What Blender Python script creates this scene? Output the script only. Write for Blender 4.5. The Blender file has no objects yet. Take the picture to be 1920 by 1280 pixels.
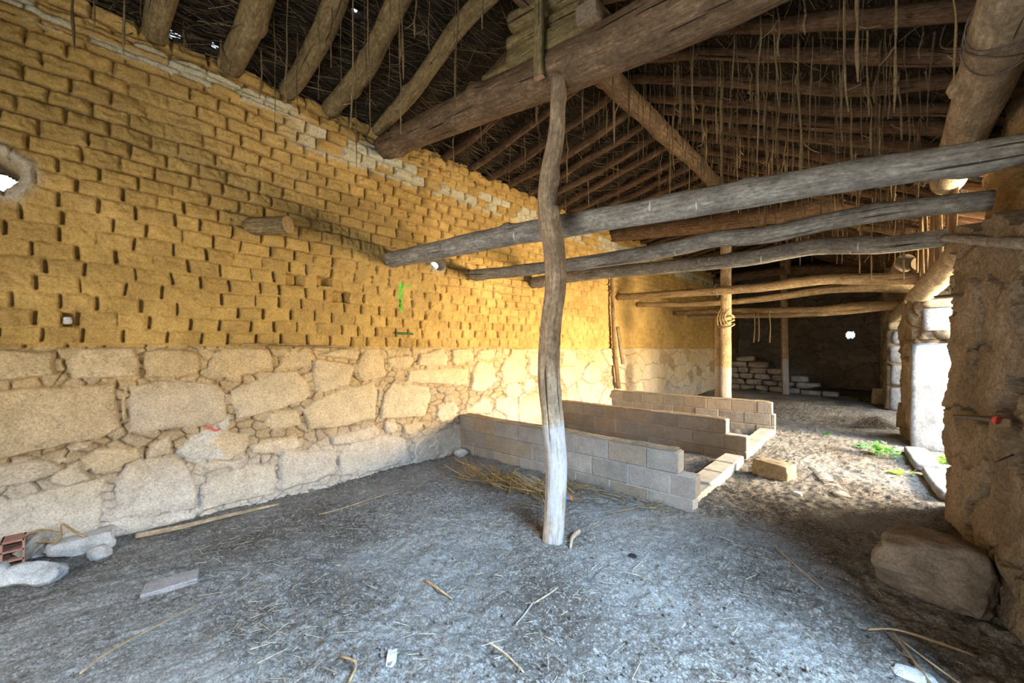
import bpy, math, random
import numpy as np
from mathutils import Vector, Matrix

# ------------------------------------------------------------------ camera, sky, lights, exposure
FPX, CX, HY = 740.0, 960.0, 652.0            # focal length in pixels, centre column, horizon row
CAMH = 1.45
TH = math.atan2(700.0, 740.0)
S = bpy.context.scene
COL = S.collection
cam_d = bpy.data.cameras.new('camera'); cam = bpy.data.objects.new('camera', cam_d); COL.objects.link(cam)
cam_d.sensor_width = 36.0; cam_d.lens = 36.0 * FPX / 1920.0
cam_d.shift_y = (HY - 640.0) / 1920.0
cam_d.clip_start = 0.02
cam.location = (0, 0, CAMH); cam.rotation_euler = (math.pi / 2, 0, TH)
S.camera = cam
S.view_settings.view_transform = 'Standard'; S.view_settings.look = 'None'
S.view_settings.exposure = 0.0; S.view_settings.gamma = 1.0; S.view_settings.use_curve_mapping = False
S.cycles.use_denoising = True
S.cycles.max_bounces = 8; S.cycles.diffuse_bounces = 5; S.cycles.sample_clamp_indirect = 4.0

W = bpy.data.worlds.new('sky'); S.world = W; W.use_nodes = True
W.node_tree.nodes['Background'].inputs[0].default_value = (0.74, 0.87, 1.0, 1)
W.node_tree.nodes['Background'].inputs[1].default_value = 1.8

def area(name, loc, target, sx, sy, power, color):
    d = bpy.data.lights.new(name, 'AREA'); d.shape = 'RECTANGLE'; d.size = sx; d.size_y = sy
    d.energy = power; d.color = color
    o = bpy.data.objects.new(name, d); COL.objects.link(o)
    o.location = loc
    o.rotation_euler = (Vector(target) - Vector(loc)).to_track_quat('-Z', 'Y').to_euler()
    return o
# daylight through the doorway beside the camera (open sky) and through the two doorways further on
area('daylight_camera_door', (1.65, 0.80, 3.40), (-1.0, 1.2, 0.0), 2.2, 1.9, 4000, (0.46, 0.70, 1.0))
area('rear_fill', (-1.8, -2.3, 1.3), (-1.8, 6.0, 2.0), 2.3, 1.9, 145, (1.0, 0.93, 0.83))  # added fill lamp behind the camera, lifts the near half
area('sunlit_yard_near_door', (3.3, 7.25, 1.55), (-4.3, 0.9, 2.1), 2.6, 1.6, 2400, (1.0, 0.80, 0.52))
area('daylight_near_door', (1.9, 6.2, 3.3), (-0.6, 6.6, 0.0), 3.0, 1.4, 760, (0.50, 0.73, 1.0))
area('sunlit_yard_far_door', (2.0, 10.9, 1.5), (-4.3, 9.0, 1.6), 2.6, 1.6, 190, (1.0, 0.80, 0.50))
area('daylight_far_door', (1.7, 10.9, 3.3), (-0.8, 11.5, 0.0), 2.6, 1.4, 220, (0.58, 0.78, 1.0))

# ------------------------------------------------------------------ geometry helpers
F3 = np.array([-math.sin(TH), math.cos(TH), 0.0]); R3 = np.array([math.cos(TH), math.sin(TH), 0.0])
def ray(px, py):
    return F3 + R3 * ((px - CX) / FPX) + np.array([0, 0, (HY - py) / FPX])
def at(px, py, X=None, Y=None, Z=None, D=None):
    """the point of the place seen at pixel (px,py) that lies on the plane X=, Y= or Z= (or at depth D)"""
    d = ray(px, py)
    if X is not None: s = X / d[0]
    elif Y is not None: s = Y / d[1]
    elif Z is not None: s = (Z - CAMH) / d[2]
    else: s = D
    return np.array([0, 0, CAMH]) + d * s

def hsh(*a):
    h = np.zeros(np.shape(a[0]), dtype=np.uint64) + np.uint64(0x9E3779B9)
    for k, v in enumerate(a):
        v = np.asarray(v).astype(np.int64).astype(np.uint64)
        h = (h ^ (v * np.uint64(0x85EBCA6B + 2 * k * 7919))) * np.uint64(0xC2B2AE35)
        h = h & np.uint64(0xFFFFFFFF)
        h = h ^ (h >> np.uint64(15))
    h = (h * np.uint64(0x27D4EB2F)) & np.uint64(0xFFFFFFFF)
    h = h ^ (h >> np.uint64(13))
    return (h & np.uint64(0xFFFFFF)).astype(np.float64) / float(0xFFFFFF)
def vnoise(x, y, z=0.0, seed=0):
    x, y, z = np.broadcast_arrays(np.asarray(x, float), np.asarray(y, float), np.asarray(z, float))
    xi, yi, zi = np.floor(x), np.floor(y), np.floor(z)
    fx, fy, fz = x - xi, y - yi, z - zi
    fx = fx * fx * (3 - 2 * fx); fy = fy * fy * (3 - 2 * fy); fz = fz * fz * (3 - 2 * fz)
    r = 0
    for i in (0, 1):
        for j in (0, 1):
            for k in (0, 1):
                w = (fx if i else 1 - fx) * (fy if j else 1 - fy) * (fz if k else 1 - fz)
                r = r + w * hsh(xi + i, yi + j, zi + k, np.full(xi.shape, seed))
    return r * 2 - 1
def fbm(x, y, z=0.0, seed=0, oct=4, gain=0.5):
    a, r, f = 1.0, 0, 1.0
    for o in range(oct):
        r = r + a * vnoise(np.asarray(x) * f, np.asarray(y) * f, np.asarray(z) * f, seed + o * 17)
        a *= gain; f *= 2.03
    return r
def sstep(a, b, x):
    t = np.clip((x - a) / (b - a), 0, 1); return t * t * (3 - 2 * t)
def mixc(a, b, t):
    t = np.asarray(t)[..., None]; return np.asarray(a) * (1 - t) + np.asarray(b) * t

def tag(o, label=None, cat=None, group=None, kind=None):
    if label: o['label'] = label
    if cat: o['category'] = cat
    if group: o['group'] = group
    if kind: o['kind'] = kind
    elif label: o['kind'] = 'thing'
    return o
def empty(name, loc, label, cat, group=None, rz=0):
    o = bpy.data.objects.new(name, None); COL.objects.link(o); o.empty_display_size = 0.1
    o.location = loc; o.rotation_euler = (0, 0, rz)
    return tag(o, label, cat, group)
def mesh_of(name, V, Fc, mats, mi=None, wc=None, colr=None, smooth=True, flat=None):
    V = np.asarray(V, dtype=np.float32)
    me = bpy.data.meshes.new(name)
    if isinstance(Fc, np.ndarray):
        n, k = Fc.shape
        me.vertices.add(len(V)); me.vertices.foreach_set('co', V.ravel())
        me.loops.add(n * k); me.loops.foreach_set('vertex_index', Fc.astype(np.int32).ravel())
        me.polygons.add(n); me.polygons.foreach_set('loop_start', np.arange(0, n * k, k, dtype=np.int32))
        me.update(calc_edges=True)
    else:
        me.from_pydata(V.tolist(), [], Fc); me.update()
    for m in mats: me.materials.append(m)
    np_ = len(me.polygons)
    sm = np.full(np_, bool(smooth))
    if mi is not None:
        mi = np.asarray(mi, dtype=np.int32); me.polygons.foreach_set('material_index', mi)
        if smooth: sm = sm & (mi != 1) if flat is None else sm
    if flat is not None: sm = sm & ~np.asarray(flat)
    me.polygons.foreach_set('use_smooth', sm)
    if wc is not None:
        a = me.attributes.new('wc', 'FLOAT_VECTOR', 'POINT'); a.data.foreach_set('vector', np.asarray(wc, np.float32).ravel())
    if colr is not None:
        colr = np.asarray(colr, np.float32)
        if colr.shape[1] == 3: colr = np.hstack([colr, np.ones((len(colr), 1), np.float32)])
        a = me.attributes.new('Col', 'FLOAT_COLOR', 'POINT'); a.data.foreach_set('color', colr.ravel())
    me.validate()
    return me
def obj(name, V, Fc, mats, parent=None, origin='base', **kw):
    """one mesh object; a top-level one gets its origin at its base, a child keeps its parent's frame"""
    V = np.asarray(V, float)
    o = bpy.data.objects.new(name, None) if False else None
    loc = np.zeros(3)
    if parent is not None:
        loc = np.array(parent.location); 
        V = V - loc
        if abs(parent.rotation_euler.z) > 1e-6:
            c, s = math.cos(-parent.rotation_euler.z), math.sin(-parent.rotation_euler.z)
            V = np.stack([V[:, 0] * c - V[:, 1] * s, V[:, 0] * s + V[:, 1] * c, V[:, 2]], 1)
    elif origin == 'base':
        loc = np.array([(V[:, 0].min() + V[:, 0].max()) / 2, (V[:, 1].min() + V[:, 1].max()) / 2, V[:, 2].min()])
        V = V - loc
    if not isinstance(mats, (list, tuple)): mats = [mats]
    me = mesh_of(name, V, Fc, mats, **kw)
    o = bpy.data.objects.new(name, me); COL.objects.link(o)
    if parent is not None: o.parent = parent
    else: o.location = loc
    return o
def grid_faces(nu, nv):
    i = np.arange(nu - 1)[:, None] * nv + np.arange(nv - 1)[None, :]
    return np.stack([i, i + nv, i + nv + 1, i + 1], -1).reshape(-1, 4)

class MB:
    """collects several shapes that belong to ONE mesh"""
    def __init__(s): s.V, s.F, s.M, s.W, s.C, s.n = [], [], [], [], [], 0
    def add(s, V, Fc, mi=0, wc=None, col=(1, 1, 1)):
        V = np.asarray(V, float); s.V.append(V)
        Fc = [tuple(int(x) + s.n for x in f) for f in Fc]; s.F += Fc
        s.M += ([mi] * len(Fc) if np.isscalar(mi) else list(mi))
        s.W.append(V if wc is None else np.asarray(wc, float))
        c = np.asarray(col, float); s.C.append(np.tile(c, (len(V), 1)) if c.ndim == 1 else c)
        s.n += len(V); return s
    def build(s, name, mats, parent=None, smooth=True, **kw):
        return obj(name, np.vstack(s.V), s.F, mats, parent, mi=s.M, wc=np.vstack(s.W), colr=np.vstack(s.C), smooth=smooth, **kw)

def resample(P, R, seg):
    P = np.asarray(P, float); R = np.asarray(R, float)
    if len(P) == 2: dense = np.linspace(P[0], P[1], 41); rd = np.linspace(R[0], R[1], 41)
    else:
        Q = np.vstack([2 * P[0] - P[1], P, 2 * P[-1] - P[-2]]); dn, rd = [], []
        for i in range(1, len(Q) - 2):
            t = np.linspace(0, 1, 20, endpoint=(i == len(Q) - 3))[:, None]
            a, b, c, d = Q[i - 1], Q[i], Q[i + 1], Q[i + 2]
            dn.append(0.5 * (2 * b + (c - a) * t + (2 * a - 5 * b + 4 * c - d) * t ** 2 + (3 * b - a - 3 * c + d) * t ** 3))
            rd.append(R[i - 1] + (R[i] - R[i - 1]) * t[:, 0])
        dense = np.vstack(dn); rd = np.concatenate(rd)
    L = np.concatenate([[0], np.cumsum(np.linalg.norm(np.diff(dense, axis=0), axis=1))])
    m = max(2, int(round(L[-1] / seg)) + 1); s = np.linspace(0, L[-1], m)
    return np.stack([np.interp(s, L, dense[:, k]) for k in range(3)], 1), np.interp(s, L, rd), s
def tube(P, R, n=12, seg=0.08, rough=0.07, seed=0, knots=0, squash=(1, 1), wob=0.0, up=None):
    if np.isscalar(R): R = [R] * len(P)
    C, r, s = resample(P, R, seg); m = len(C)
    if wob: 
        e = np.sin(np.linspace(0, math.pi, m)) ** 0.5
        C = C + np.stack([fbm(s * 0.9, k * 7.3, seed * 1.7, seed + k, 3) for k in range(3)], 1) * (wob * e)[:, None]
    T = np.gradient(C, axis=0); T /= np.linalg.norm(T, axis=1)[:, None]
    u = np.array([0, 0, 1.0]) if up is None else np.asarray(up, float)
    if abs(T[0] @ u) > 0.9: u = np.array([0, 1.0, 0])
    ang = np.arange(n) * 2 * math.pi / n
    U = np.zeros((m, 3))
    for i in range(m):
        u = u - T[i] * (T[i] @ u); u /= np.linalg.norm(u); U[i] = u
    B = np.cross(T, U)
    ca, sa = np.cos(ang)[None], np.sin(ang)[None]
    rr = r[:, None] * (1 + rough * fbm(s[:, None] * 3.0, ca * 1.3 + 5, sa * 1.3 + 9, seed, 3))
    rng = random.Random(seed + 5)
    for k in range(knots):
        s0, a0 = rng.random() * s[-1], rng.random() * 6.28
        da = np.angle(np.exp(1j * (ang[None] - a0)))
        rr = rr + r[:, None] * 0.28 * np.exp(-((s[:, None] - s0) / 0.06) ** 2 - (da / 0.55) ** 2)
    V = C[:, None, :] + (U[:, None, :] * (ca * squash[0] * rr)[..., None] + B[:, None, :] * (sa * squash[1] * rr)[..., None])
    wc = np.stack([np.broadcast_to(s[:, None], (m, n)) + seed * 3.7, ca * r[:, None] + seed, sa * r[:, None]], -1).reshape(-1, 3)
    V = V.reshape(-1, 3); Fc = []; mi = []
    for i in range(m - 1):
        for k in range(n):
            Fc.append((i * n + k, i * n + (k + 1) % n, (i + 1) * n + (k + 1) % n, (i + 1) * n + k)); mi.append(0)
    nv = len(V)
    c0 = C[0] - T[0] * r[0] * 0.06; c1 = C[-1] + T[-1] * r[-1] * 0.06
    V = np.vstack([V, c0, c1]); wc = np.vstack([wc, [seed * 3.7, seed, 0], [s[-1] + seed * 3.7, seed, 0]])
    for k in range(n):
        Fc.append((nv, (k + 1) % n, k)); mi.append(1)
        Fc.append((nv + 1, (m - 1) * n + k, (m - 1) * n + (k + 1) % n)); mi.append(1)
    return V, Fc, mi, wc
def log(name, P, R, mats, label=None, cat=None, group=None, parent=None, **kw):
    V, Fc, mi, wc = tube(P, R, **kw)
    o = obj(name, V, Fc, mats, parent, mi=mi, wc=wc)
    if label: tag(o, label, cat, group)
    return o
def boxv(c, sx, sy, sz, bev=0.008, rot=None):
    """bevelled box: three rings of eight corners each side"""
    V = []
    for z, k in ((-sz / 2, 1), (-sz / 2 + bev, 0), (sz / 2 - bev, 0), (sz / 2, 1)):
        x, y = sx / 2 - (bev if k else 0), sy / 2 - (bev if k else 0)
        b = bev * (0.6 if k else 1)
        V += [(x - b, -y, z), (x, -y + b, z), (x, y - b, z), (x - b, y, z), (-x + b, y, z), (-x, y - b, z), (-x, -y + b, z), (-x + b, -y, z)]
    V = np.array(V, float); Fc = []
    for r in range(3):
        for k in range(8): Fc.append((r * 8 + k, r * 8 + (k + 1) % 8, r * 8 + 8 + (k + 1) % 8, r * 8 + 8 + k))
    Fc += [tuple(range(7, -1, -1)), tuple(range(24, 32))]
    if rot is not None: V = V @ np.array(rot.to_3x3()).T
    return V + np.asarray(c, float), Fc
def plank(P0, P1, w, t, wdir, seed=0, taper=1.0):
    """a sawn board between two points, w wide along wdir and t thick"""
    P0, P1 = np.asarray(P0, float), np.asarray(P1, float)
    T = P1 - P0; L = np.linalg.norm(T); T = T / L
    A = np.asarray(wdir, float); A = A - T * (A @ T); A /= np.linalg.norm(A); B = np.cross(T, A)
    m = max(3, int(L / 0.08)); s = np.linspace(0, L, m); V, wc = [], []
    b = min(t, w) * 0.12
    prof = [(w / 2 - b, -t / 2), (w / 2, -t / 2 + b), (w / 2, t / 2 - b), (w / 2 - b, t / 2), (-w / 2 + b, t / 2), (-w / 2, t / 2 - b), (-w / 2, -t / 2 + b), (-w / 2 + b, -t / 2)]
    for x in s:
        k = 1 + (taper - 1) * x / L
        j = fbm(x * 4, seed, 0, seed, 3) * 0.004; e = 1 + fbm(x * 3, seed + 9.5, 0, seed, 3) * 0.03
        for (p, q) in prof:
            V.append(P0 + T * x + A * (p * k * e + j) + B * q); wc.append((x + seed * 2.3, p + seed, q))
    Fc, mi = [], []
    for i in range(m - 1):
        for k in range(8): Fc.append((i * 8 + k, i * 8 + (k + 1) % 8, i * 8 + 8 + (k + 1) % 8, i * 8 + 8 + k)); mi.append(0)
    Fc += [tuple(range(7, -1, -1)), tuple(range((m - 1) * 8, m * 8))]; mi += [1, 1]
    return np.array(V), Fc, mi, np.array(wc)
_ico = {}
def ico(sub):
    if sub in _ico: return _ico[sub]
    import bmesh
    bm = bmesh.new(); bmesh.ops.create_icosphere(bm, subdivisions=sub, radius=1.0)
    V = np.array([v.co[:] for v in bm.verts]); Fc = [tuple(v.index for v in f.verts) for f in bm.faces]
    bm.free(); _ico[sub] = (V, Fc); return _ico[sub]
def rock(c, size, seed=0, sub=4, box=0.55, amp=0.12, rz=0.0, tilt=(0, 0), cuts=5):
    """a broken stone resting with its lowest point at c[2]"""
    V, Fc = ico(sub); V = V.copy()
    m = np.abs(V).max(axis=1)[:, None]; V = V * (1 - box) + (V / m) * 0.86 * box
    rng = np.random.RandomState(seed)
    for k in range(cuts):
        d = rng.normal(size=3); d /= np.linalg.norm(d); h = 0.62 + 0.22 * rng.rand()
        ex = np.maximum(V @ d - h, 0); V = V - ex[:, None] * d * 0.92
    N = V / np.linalg.norm(V, axis=1)[:, None]
    V = V + N * (amp * fbm(V[:, 0] * 1.6, V[:, 1] * 1.6, V[:, 2] * 1.6, seed, 4))[:, None]
    V = V + N * (amp * 0.18 * fbm(V[:, 0] * 9, V[:, 1] * 9, V[:, 2] * 9, seed + 3, 3))[:, None]
    V = V * np.asarray(size, float) / 2
    M = np.array((Matrix.Rotation(rz, 3, 'Z') @ Matrix.Rotation(tilt[0], 3, 'X') @ Matrix.Rotation(tilt[1], 3, 'Y')))
    V = V @ M.T; V[:, 2] -= V[:, 2].min()
    return V + np.asarray(c, float), Fc

# ------------------------------------------------------------------ materials
def newmat(name):
    m = bpy.data.materials.new(name); m.use_nodes = True
    t = m.node_tree; b = t.nodes['Principled BSDF']; b.inputs['Roughness'].default_value = 0.92
    b.inputs['Specular IOR Level'].default_value = 0.18
    return m, t, b
def nd(t, typ, ins=None, **at_):
    n = t.nodes.new(typ)
    for k, v in at_.items(): setattr(n, k, v)
    for k, v in (ins or {}).items():
        if isinstance(v, bpy.types.NodeSocket): t.links.new(v, n.inputs[k])
        else: n.inputs[k].default_value = v
    return n
def rgba(c): return (c[0], c[1], c[2], 1.0)
def ramp(t, fac, stops):
    n = t.nodes.new('ShaderNodeValToRGB'); t.links.new(fac, n.inputs[0]); e = n.color_ramp.elements
    while len(e) < len(stops): e.new(0.5)
    for i, (p, c) in enumerate(stops): e[i].position = p; e[i].color = rgba(c) if not np.isscalar(c) else (c, c, c, 1)
    return n.outputs[0]
def noise(t, vec, scale, detail=5, rough=0.6, dist=0.0):
    return nd(t, 'ShaderNodeTexNoise', {'Vector': vec, 'Scale': scale, 'Detail': detail, 'Roughness': rough, 'Distortion': dist}).outputs[0]
def mapping(t, vec, sc):
    return nd(t, 'ShaderNodeMapping', {'Vector': vec, 'Scale': sc}).outputs[0]
def mix(t, fac, a, b, mode='MIX'):
    n = t.nodes.new('ShaderNodeMix'); n.data_type = 'RGBA'; n.blend_type = mode
    for i, v in ((0, fac), (6, a), (7, b)):
        if isinstance(v, bpy.types.NodeSocket): t.links.new(v, n.inputs[i])
        elif i == 0: n.inputs[0].default_value = v
        else: n.inputs[i].default_value = rgba(v)
    return n.outputs[2]
def math_(t, op, a, b):
    n = t.nodes.new('ShaderNodeMath'); n.operation = op
    for i, v in enumerate((a, b)):
        if isinstance(v, bpy.types.NodeSocket): t.links.new(v, n.inputs[i])
        else: n.inputs[i].default_value = v
    return n.outputs[0]
def bump(t, b, h, strength, dist, prev=None):
    n = nd(t, 'ShaderNodeBump', {'Height': h, 'Strength': strength, 'Distance': dist})
    if prev is not None: t.links.new(prev, n.inputs['Normal'])
    t.links.new(n.outputs[0], b.inputs['Normal']); return n.outputs[0]

def wood(name, dark, mid, light, lime_skylight=False, drops=False, crack=0.40):
    m, t, b = newmat(name)
    wc = nd(t, 'ShaderNodeAttribute', attribute_name='wc').outputs['Vector']
    n1 = noise(t, mapping(t, wc, (5.0, 62, 62)), 1.0, 7, 0.68, 0.5)
    n2 = noise(t, mapping(t, wc, (5.0, 9, 9)), 1.0, 5, 0.65)
    n3 = noise(t, mapping(t, wc, (26, 40, 40)), 1.0, 5, 0.7)
    c = ramp(t, n1, [(0.30, dark), (0.5, mid), (0.70, light)])
    c = mix(t, ramp(t, n2, [(0.38, 0.8), (0.60, 0.0)]), c, tuple(x * 0.55 for x in mid))
    c = mix(t, 1.0, c, ramp(t, n3, [(0.32, 0.60), (0.68, 1.30)]), 'MULTIPLY')
    ck = noise(t, mapping(t, wc, (1.3, 44, 44)), 1.0, 2, 0.5, 0.25)
    ckm = ramp(t, ck, [(crack - 0.095, 1.0), (crack - 0.065, 0.0)])
    c = mix(t, ckm, c, tuple(x * 0.3 for x in dark))
    if drops:
        d1 = noise(t, mapping(t, wc, (26, 5, 5)), 1.0, 2, 0.5)
        c = mix(t, ramp(t, d1, [(0.715, 0.0), (0.735, 0.85)]), c, (0.75, 0.75, 0.72))
    if lime_skylight:  # pale foot: limewash on the sawn posts, painted skylight on the round one
        ps = nd(t, 'ShaderNodeNewGeometry').outputs['Position']
        z = nd(t, 'ShaderNodeSeparateXYZ', {0: ps}).outputs[2]
        zz = math_(t, 'ADD', z, math_(t, 'MULTIPLY', noise(t, ps, 9.0, 3), lime_skylight[1]))
        k = ramp(t, math_(t, 'SUBTRACT', zz, lime_skylight[0] - 0.5), [(0.49, 1.0), (0.53, 0.0)])
        k2 = ramp(t, noise(t, mapping(t, wc, (3, 24, 24)), 1.0, 6, 0.65), [(0.36, 0.10), (0.52, 0.66)])
        c = mix(t, math_(t, 'MULTIPLY', k, k2), c, (0.46, 0.45, 0.455))
    t.links.new(c, b.inputs['Base Color'])
    p = bump(t, b, n1, 0.6, 0.012); p = bump(t, b, n3, 0.5, 0.012, p); bump(t, b, math_(t, 'SUBTRACT', 1.0, ckm), 0.8, 0.012, p)
    return m
def endgrain(name, a, c2):
    m, t, b = newmat(name)
    wc = nd(t, 'ShaderNodeAttribute', attribute_name='wc').outputs['Vector']
    n = noise(t, mapping(t, wc, (0.2, 60, 60)), 1.0, 4)
    t.links.new(ramp(t, n, [(0.35, a), (0.65, c2)]), b.inputs['Base Color']); bump(t, b, n, 0.4, 0.006)
    return m
def colmat(name, grain=70.0, amp=0.38, bstr=0.6, bdist=0.012):
    """earth, stone or block whose own colours are stored per vertex; alpha marks granite"""
    m, t, b = newmat(name)
    a = nd(t, 'ShaderNodeAttribute', attribute_name='Col')
    ps = nd(t, 'ShaderNodeNewGeometry').outputs['Position']
    n1 = noise(t, ps, grain, 6, 0.7); n2 = noise(t, ps, 7.0, 5, 0.65)
    c = mix(t, 1.0, a.outputs['Color'], ramp(t, n1, [(0.30, 1 - amp), (0.70, 1 + amp * 0.55)]), 'MULTIPLY')
    c = mix(t, 1.0, c, ramp(t, n2, [(0.30, 0.80), (0.70, 1.12)]), 'MULTIPLY')
    sp = nd(t, 'ShaderNodeTexVoronoi', {'Vector': ps, 'Scale': 85.0}).outputs['Color']
    spv = nd(t, 'ShaderNodeSeparateColor', {0: sp}).outputs[0]
    g = ramp(t, spv, [(0.0, 0.62), (0.18, 0.90), (0.6, 1.0), (1.0, 1.14)])
    c2 = mix(t, 1.0, c, g, 'MULTIPLY'); c = mix(t, a.outputs['Alpha'], c, c2)
    t.links.new(c, b.inputs['Base Color'])
    p = bump(t, b, n1, bstr, bdist); bump(t, b, n2, 0.5, 0.03, p)
    return m
def rockmat(name, c1, c2, c3, scale=1.0, dirt=None):
    m, t, b = newmat(name)
    ps = nd(t, 'ShaderNodeNewGeometry').outputs['Position']
    n1 = noise(t, ps, 5 * scale, 6, 0.65); n2 = noise(t, ps, 70 * scale, 5, 0.7)
    c = ramp(t, n1, [(0.32, c1), (0.5, c2), (0.68, c3)])
    c = mix(t, 1.0, c, ramp(t, n2, [(0.3, 0.6), (0.7, 1.25)]), 'MULTIPLY')
    if dirt:
        c = mix(t, ramp(t, noise(t, ps, 11, 5, 0.6), [(0.5, 0.0), (0.62, 0.8)]), c, dirt)
    t.links.new(c, b.inputs['Base Color']); p = bump(t, b, n2, 0.6, 0.012); bump(t, b, n1, 0.5, 0.04, p)
    return m
def plain(name, c, rough=0.7, metal=0.0, var=0.25, scale=40):
    m, t, b = newmat(name); b.inputs['Roughness'].default_value = rough; b.inputs['Metallic'].default_value = metal
    ps = nd(t, 'ShaderNodeNewGeometry').outputs['Position']
    n = noise(t, ps, scale, 4)
    t.links.new(ramp(t, n, [(0.3, tuple(x * (1 - var) for x in c)), (0.7, tuple(min(1, x * (1 + var)) for x in c))]), b.inputs['Base Color'])
    bump(t, b, n, 0.3, 0.004); return m

M_WALL = colmat('adobe_and_granite')
M_EARTH = colmat('rough_earth', 45.0, 0.5, 0.8, 0.02)
M_BLOCK = colmat('concrete_block', 90.0, 0.30, 0.45, 0.006)
M_STRAW = colmat('straw', 60.0, 0.25, 0.2, 0.002)
M_END = endgrain('cut_end', (0.30, 0.19, 0.09), (0.46, 0.31, 0.16))
M_ENDGREY = endgrain('weathered_end', (0.16, 0.12, 0.08), (0.28, 0.22, 0.15))
M_RAFT = wood('rafter_wood', (0.12, 0.082, 0.034), (0.26, 0.185, 0.085), (0.39, 0.295, 0.15))
M_RAFTD = wood('brown_rafter_wood', (0.048, 0.027, 0.014), (0.125, 0.073, 0.040), (0.23, 0.145, 0.08))
M_BEAM = wood('beam_wood', (0.085, 0.052, 0.030), (0.20, 0.13, 0.075), (0.31, 0.215, 0.13))
M_GREY = wood('weathered_pole', (0.20, 0.18, 0.145), (0.36, 0.33, 0.28), (0.54, 0.51, 0.45), drops=True)
M_TAN = wood('tan_pole', (0.20, 0.13, 0.06), (0.42, 0.29, 0.15), (0.58, 0.44, 0.25))
M_PEEL = wood('peeled_log', (0.24, 0.17, 0.10), (0.44, 0.34, 0.22), (0.60, 0.50, 0.36), crack=0.36)
M_POST = wood('post_wood', (0.22, 0.15, 0.09), (0.42, 0.305, 0.19), (0.58, 0.46, 0.32), lime_skylight=(1.02, 0.28))  # its pale foot is skylight painted into the wood colour
M_SAWN = wood('sawn_post', (0.30, 0.20, 0.10), (0.48, 0.34, 0.19), (0.62, 0.48, 0.30), lime_skylight=(1.10, 0.03), crack=0.33)
M_BOARD = wood('old_board', (0.16, 0.10, 0.05), (0.30, 0.20, 0.11), (0.44, 0.31, 0.18))
M_PACK = wood('packing_wood', (0.13, 0.095, 0.04), (0.26, 0.20, 0.09), (0.38, 0.30, 0.15))
M_GRANITE = rockmat('pale_granite', (0.17, 0.17, 0.172), (0.27, 0.27, 0.272), (0.35, 0.35, 0.352))
M_TANROCK = rockmat('tan_stone', (0.24, 0.18, 0.11), (0.36, 0.28, 0.18), (0.48, 0.39, 0.28))
M_GREYROCK = rockmat('grey_stone', (0.40, 0.39, 0.37), (0.56, 0.55, 0.53), (0.70, 0.69, 0.67), 1.6)
M_DARKROCK = rockmat('dusty_boulder', (0.17, 0.135, 0.10), (0.24, 0.195, 0.15), (0.33, 0.28, 0.22))
M_BLOCKSTONE = rockmat('stacked_block', (0.26, 0.22, 0.17), (0.40, 0.35, 0.28), (0.52, 0.47, 0.39))
M_IRON = plain('rusty_iron', (0.10, 0.08, 0.065), 0.6, 0.4)
M_WIRE = plain('wire', (0.16, 0.13, 0.11), 0.5, 0.6)
M_RED = plain('red_paint', (0.50, 0.07, 0.05), 0.6)
M_REDBRICK = plain('red_clay', (0.42, 0.22, 0.16), 0.9)
M_GREEN = plain('green_plastic', (0.06, 0.14, 0.05), 0.6)
M_ROPE = plain('rope', (0.34, 0.25, 0.13), 0.95)
M_BLACK = plain('black_scrap', (0.02, 0.02, 0.025), 0.6)

def leafmat():
    m, t, b = newmat('leaf'); b.inputs['Roughness'].default_value = 0.5
    a = nd(t, 'ShaderNodeAttribute', attribute_name='Col')
    t.links.new(a.outputs['Color'], b.inputs['Base Color'])
    tr = nd(t, 'ShaderNodeBsdfTranslucent', {'Color': a.outputs['Color']})
    mx = nd(t, 'ShaderNodeMixShader', {0: 0.35, 1: b.outputs[0], 2: tr.outputs[0]})
    t.links.new(mx.outputs[0], t.nodes['Material Output'].inputs[0]); return m
M_LEAF = leafmat()
def dirtmat():
    m, t, b = newmat('dry_dung_floor')
    ps = nd(t, 'ShaderNodeNewGeometry').outputs['Position']
    n1 = noise(t, ps, 1.1, 5, 0.6); n2 = noise(t, ps, 26, 7, 0.72); n3 = noise(t, ps, 120, 4, 0.7)
    c = ramp(t, n2, [(0.32, (0.085, 0.066, 0.050)), (0.47, (0.22, 0.19, 0.16)), (0.64, (0.42, 0.395, 0.36))])
    c = mix(t, ramp(t, n1, [(0.42, 0.0), (0.60, 0.6)]), c, (0.43, 0.41, 0.38))
    c = mix(t, ramp(t, noise(t, ps, 0.8, 4, 0.6), [(0.36, 0.75), (0.52, 0.0)]), c, (0.12, 0.092, 0.068))
    c = mix(t, 1.0, c, ramp(t, n3, [(0.32, 0.42), (0.66, 1.45)]), 'MULTIPLY')
    gr = nd(t, 'ShaderNodeTexVoronoi', {'Vector': ps, 'Scale': 95.0}).outputs['Color']
    c = mix(t, ramp(t, nd(t, 'ShaderNodeSeparateColor', {0: gr}).outputs[0], [(0.80, 0.0), (0.86, 0.6)]), c, (0.52, 0.50, 0.47))
    fl = noise(t, mapping(t, ps, (40, 160, 40)), 1.0, 3, 0.6)
    c = mix(t, ramp(t, fl, [(0.70, 0.0), (0.74, 0.7)]), c, (0.36, 0.28, 0.15))
    t.links.new(c, b.inputs['Base Color'])
    p = bump(t, b, n2, 1.0, 0.04); bump(t, b, n3, 1.0, 0.014, p); return m
M_DIRT = dirtmat()
def roofmat():
    m, t, b = newmat('brushwood_thatch')
    ps = nd(t, 'ShaderNodeNewGeometry').outputs['Position']
    n1 = noise(t, mapping(t, ps, (90, 9, 60)), 1.0, 5, 0.65, 0.6); n2 = noise(t, ps, 3.0, 4)
    c = ramp(t, n1, [(0.35, (0.012, 0.009, 0.006)), (0.55, (0.045, 0.032, 0.02)), (0.75, (0.12, 0.09, 0.055))])
    t.links.new(c, b.inputs['Base Color']); bump(t, b, n1, 1.0, 0.03); return m
M_ROOF = roofmat()

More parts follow.
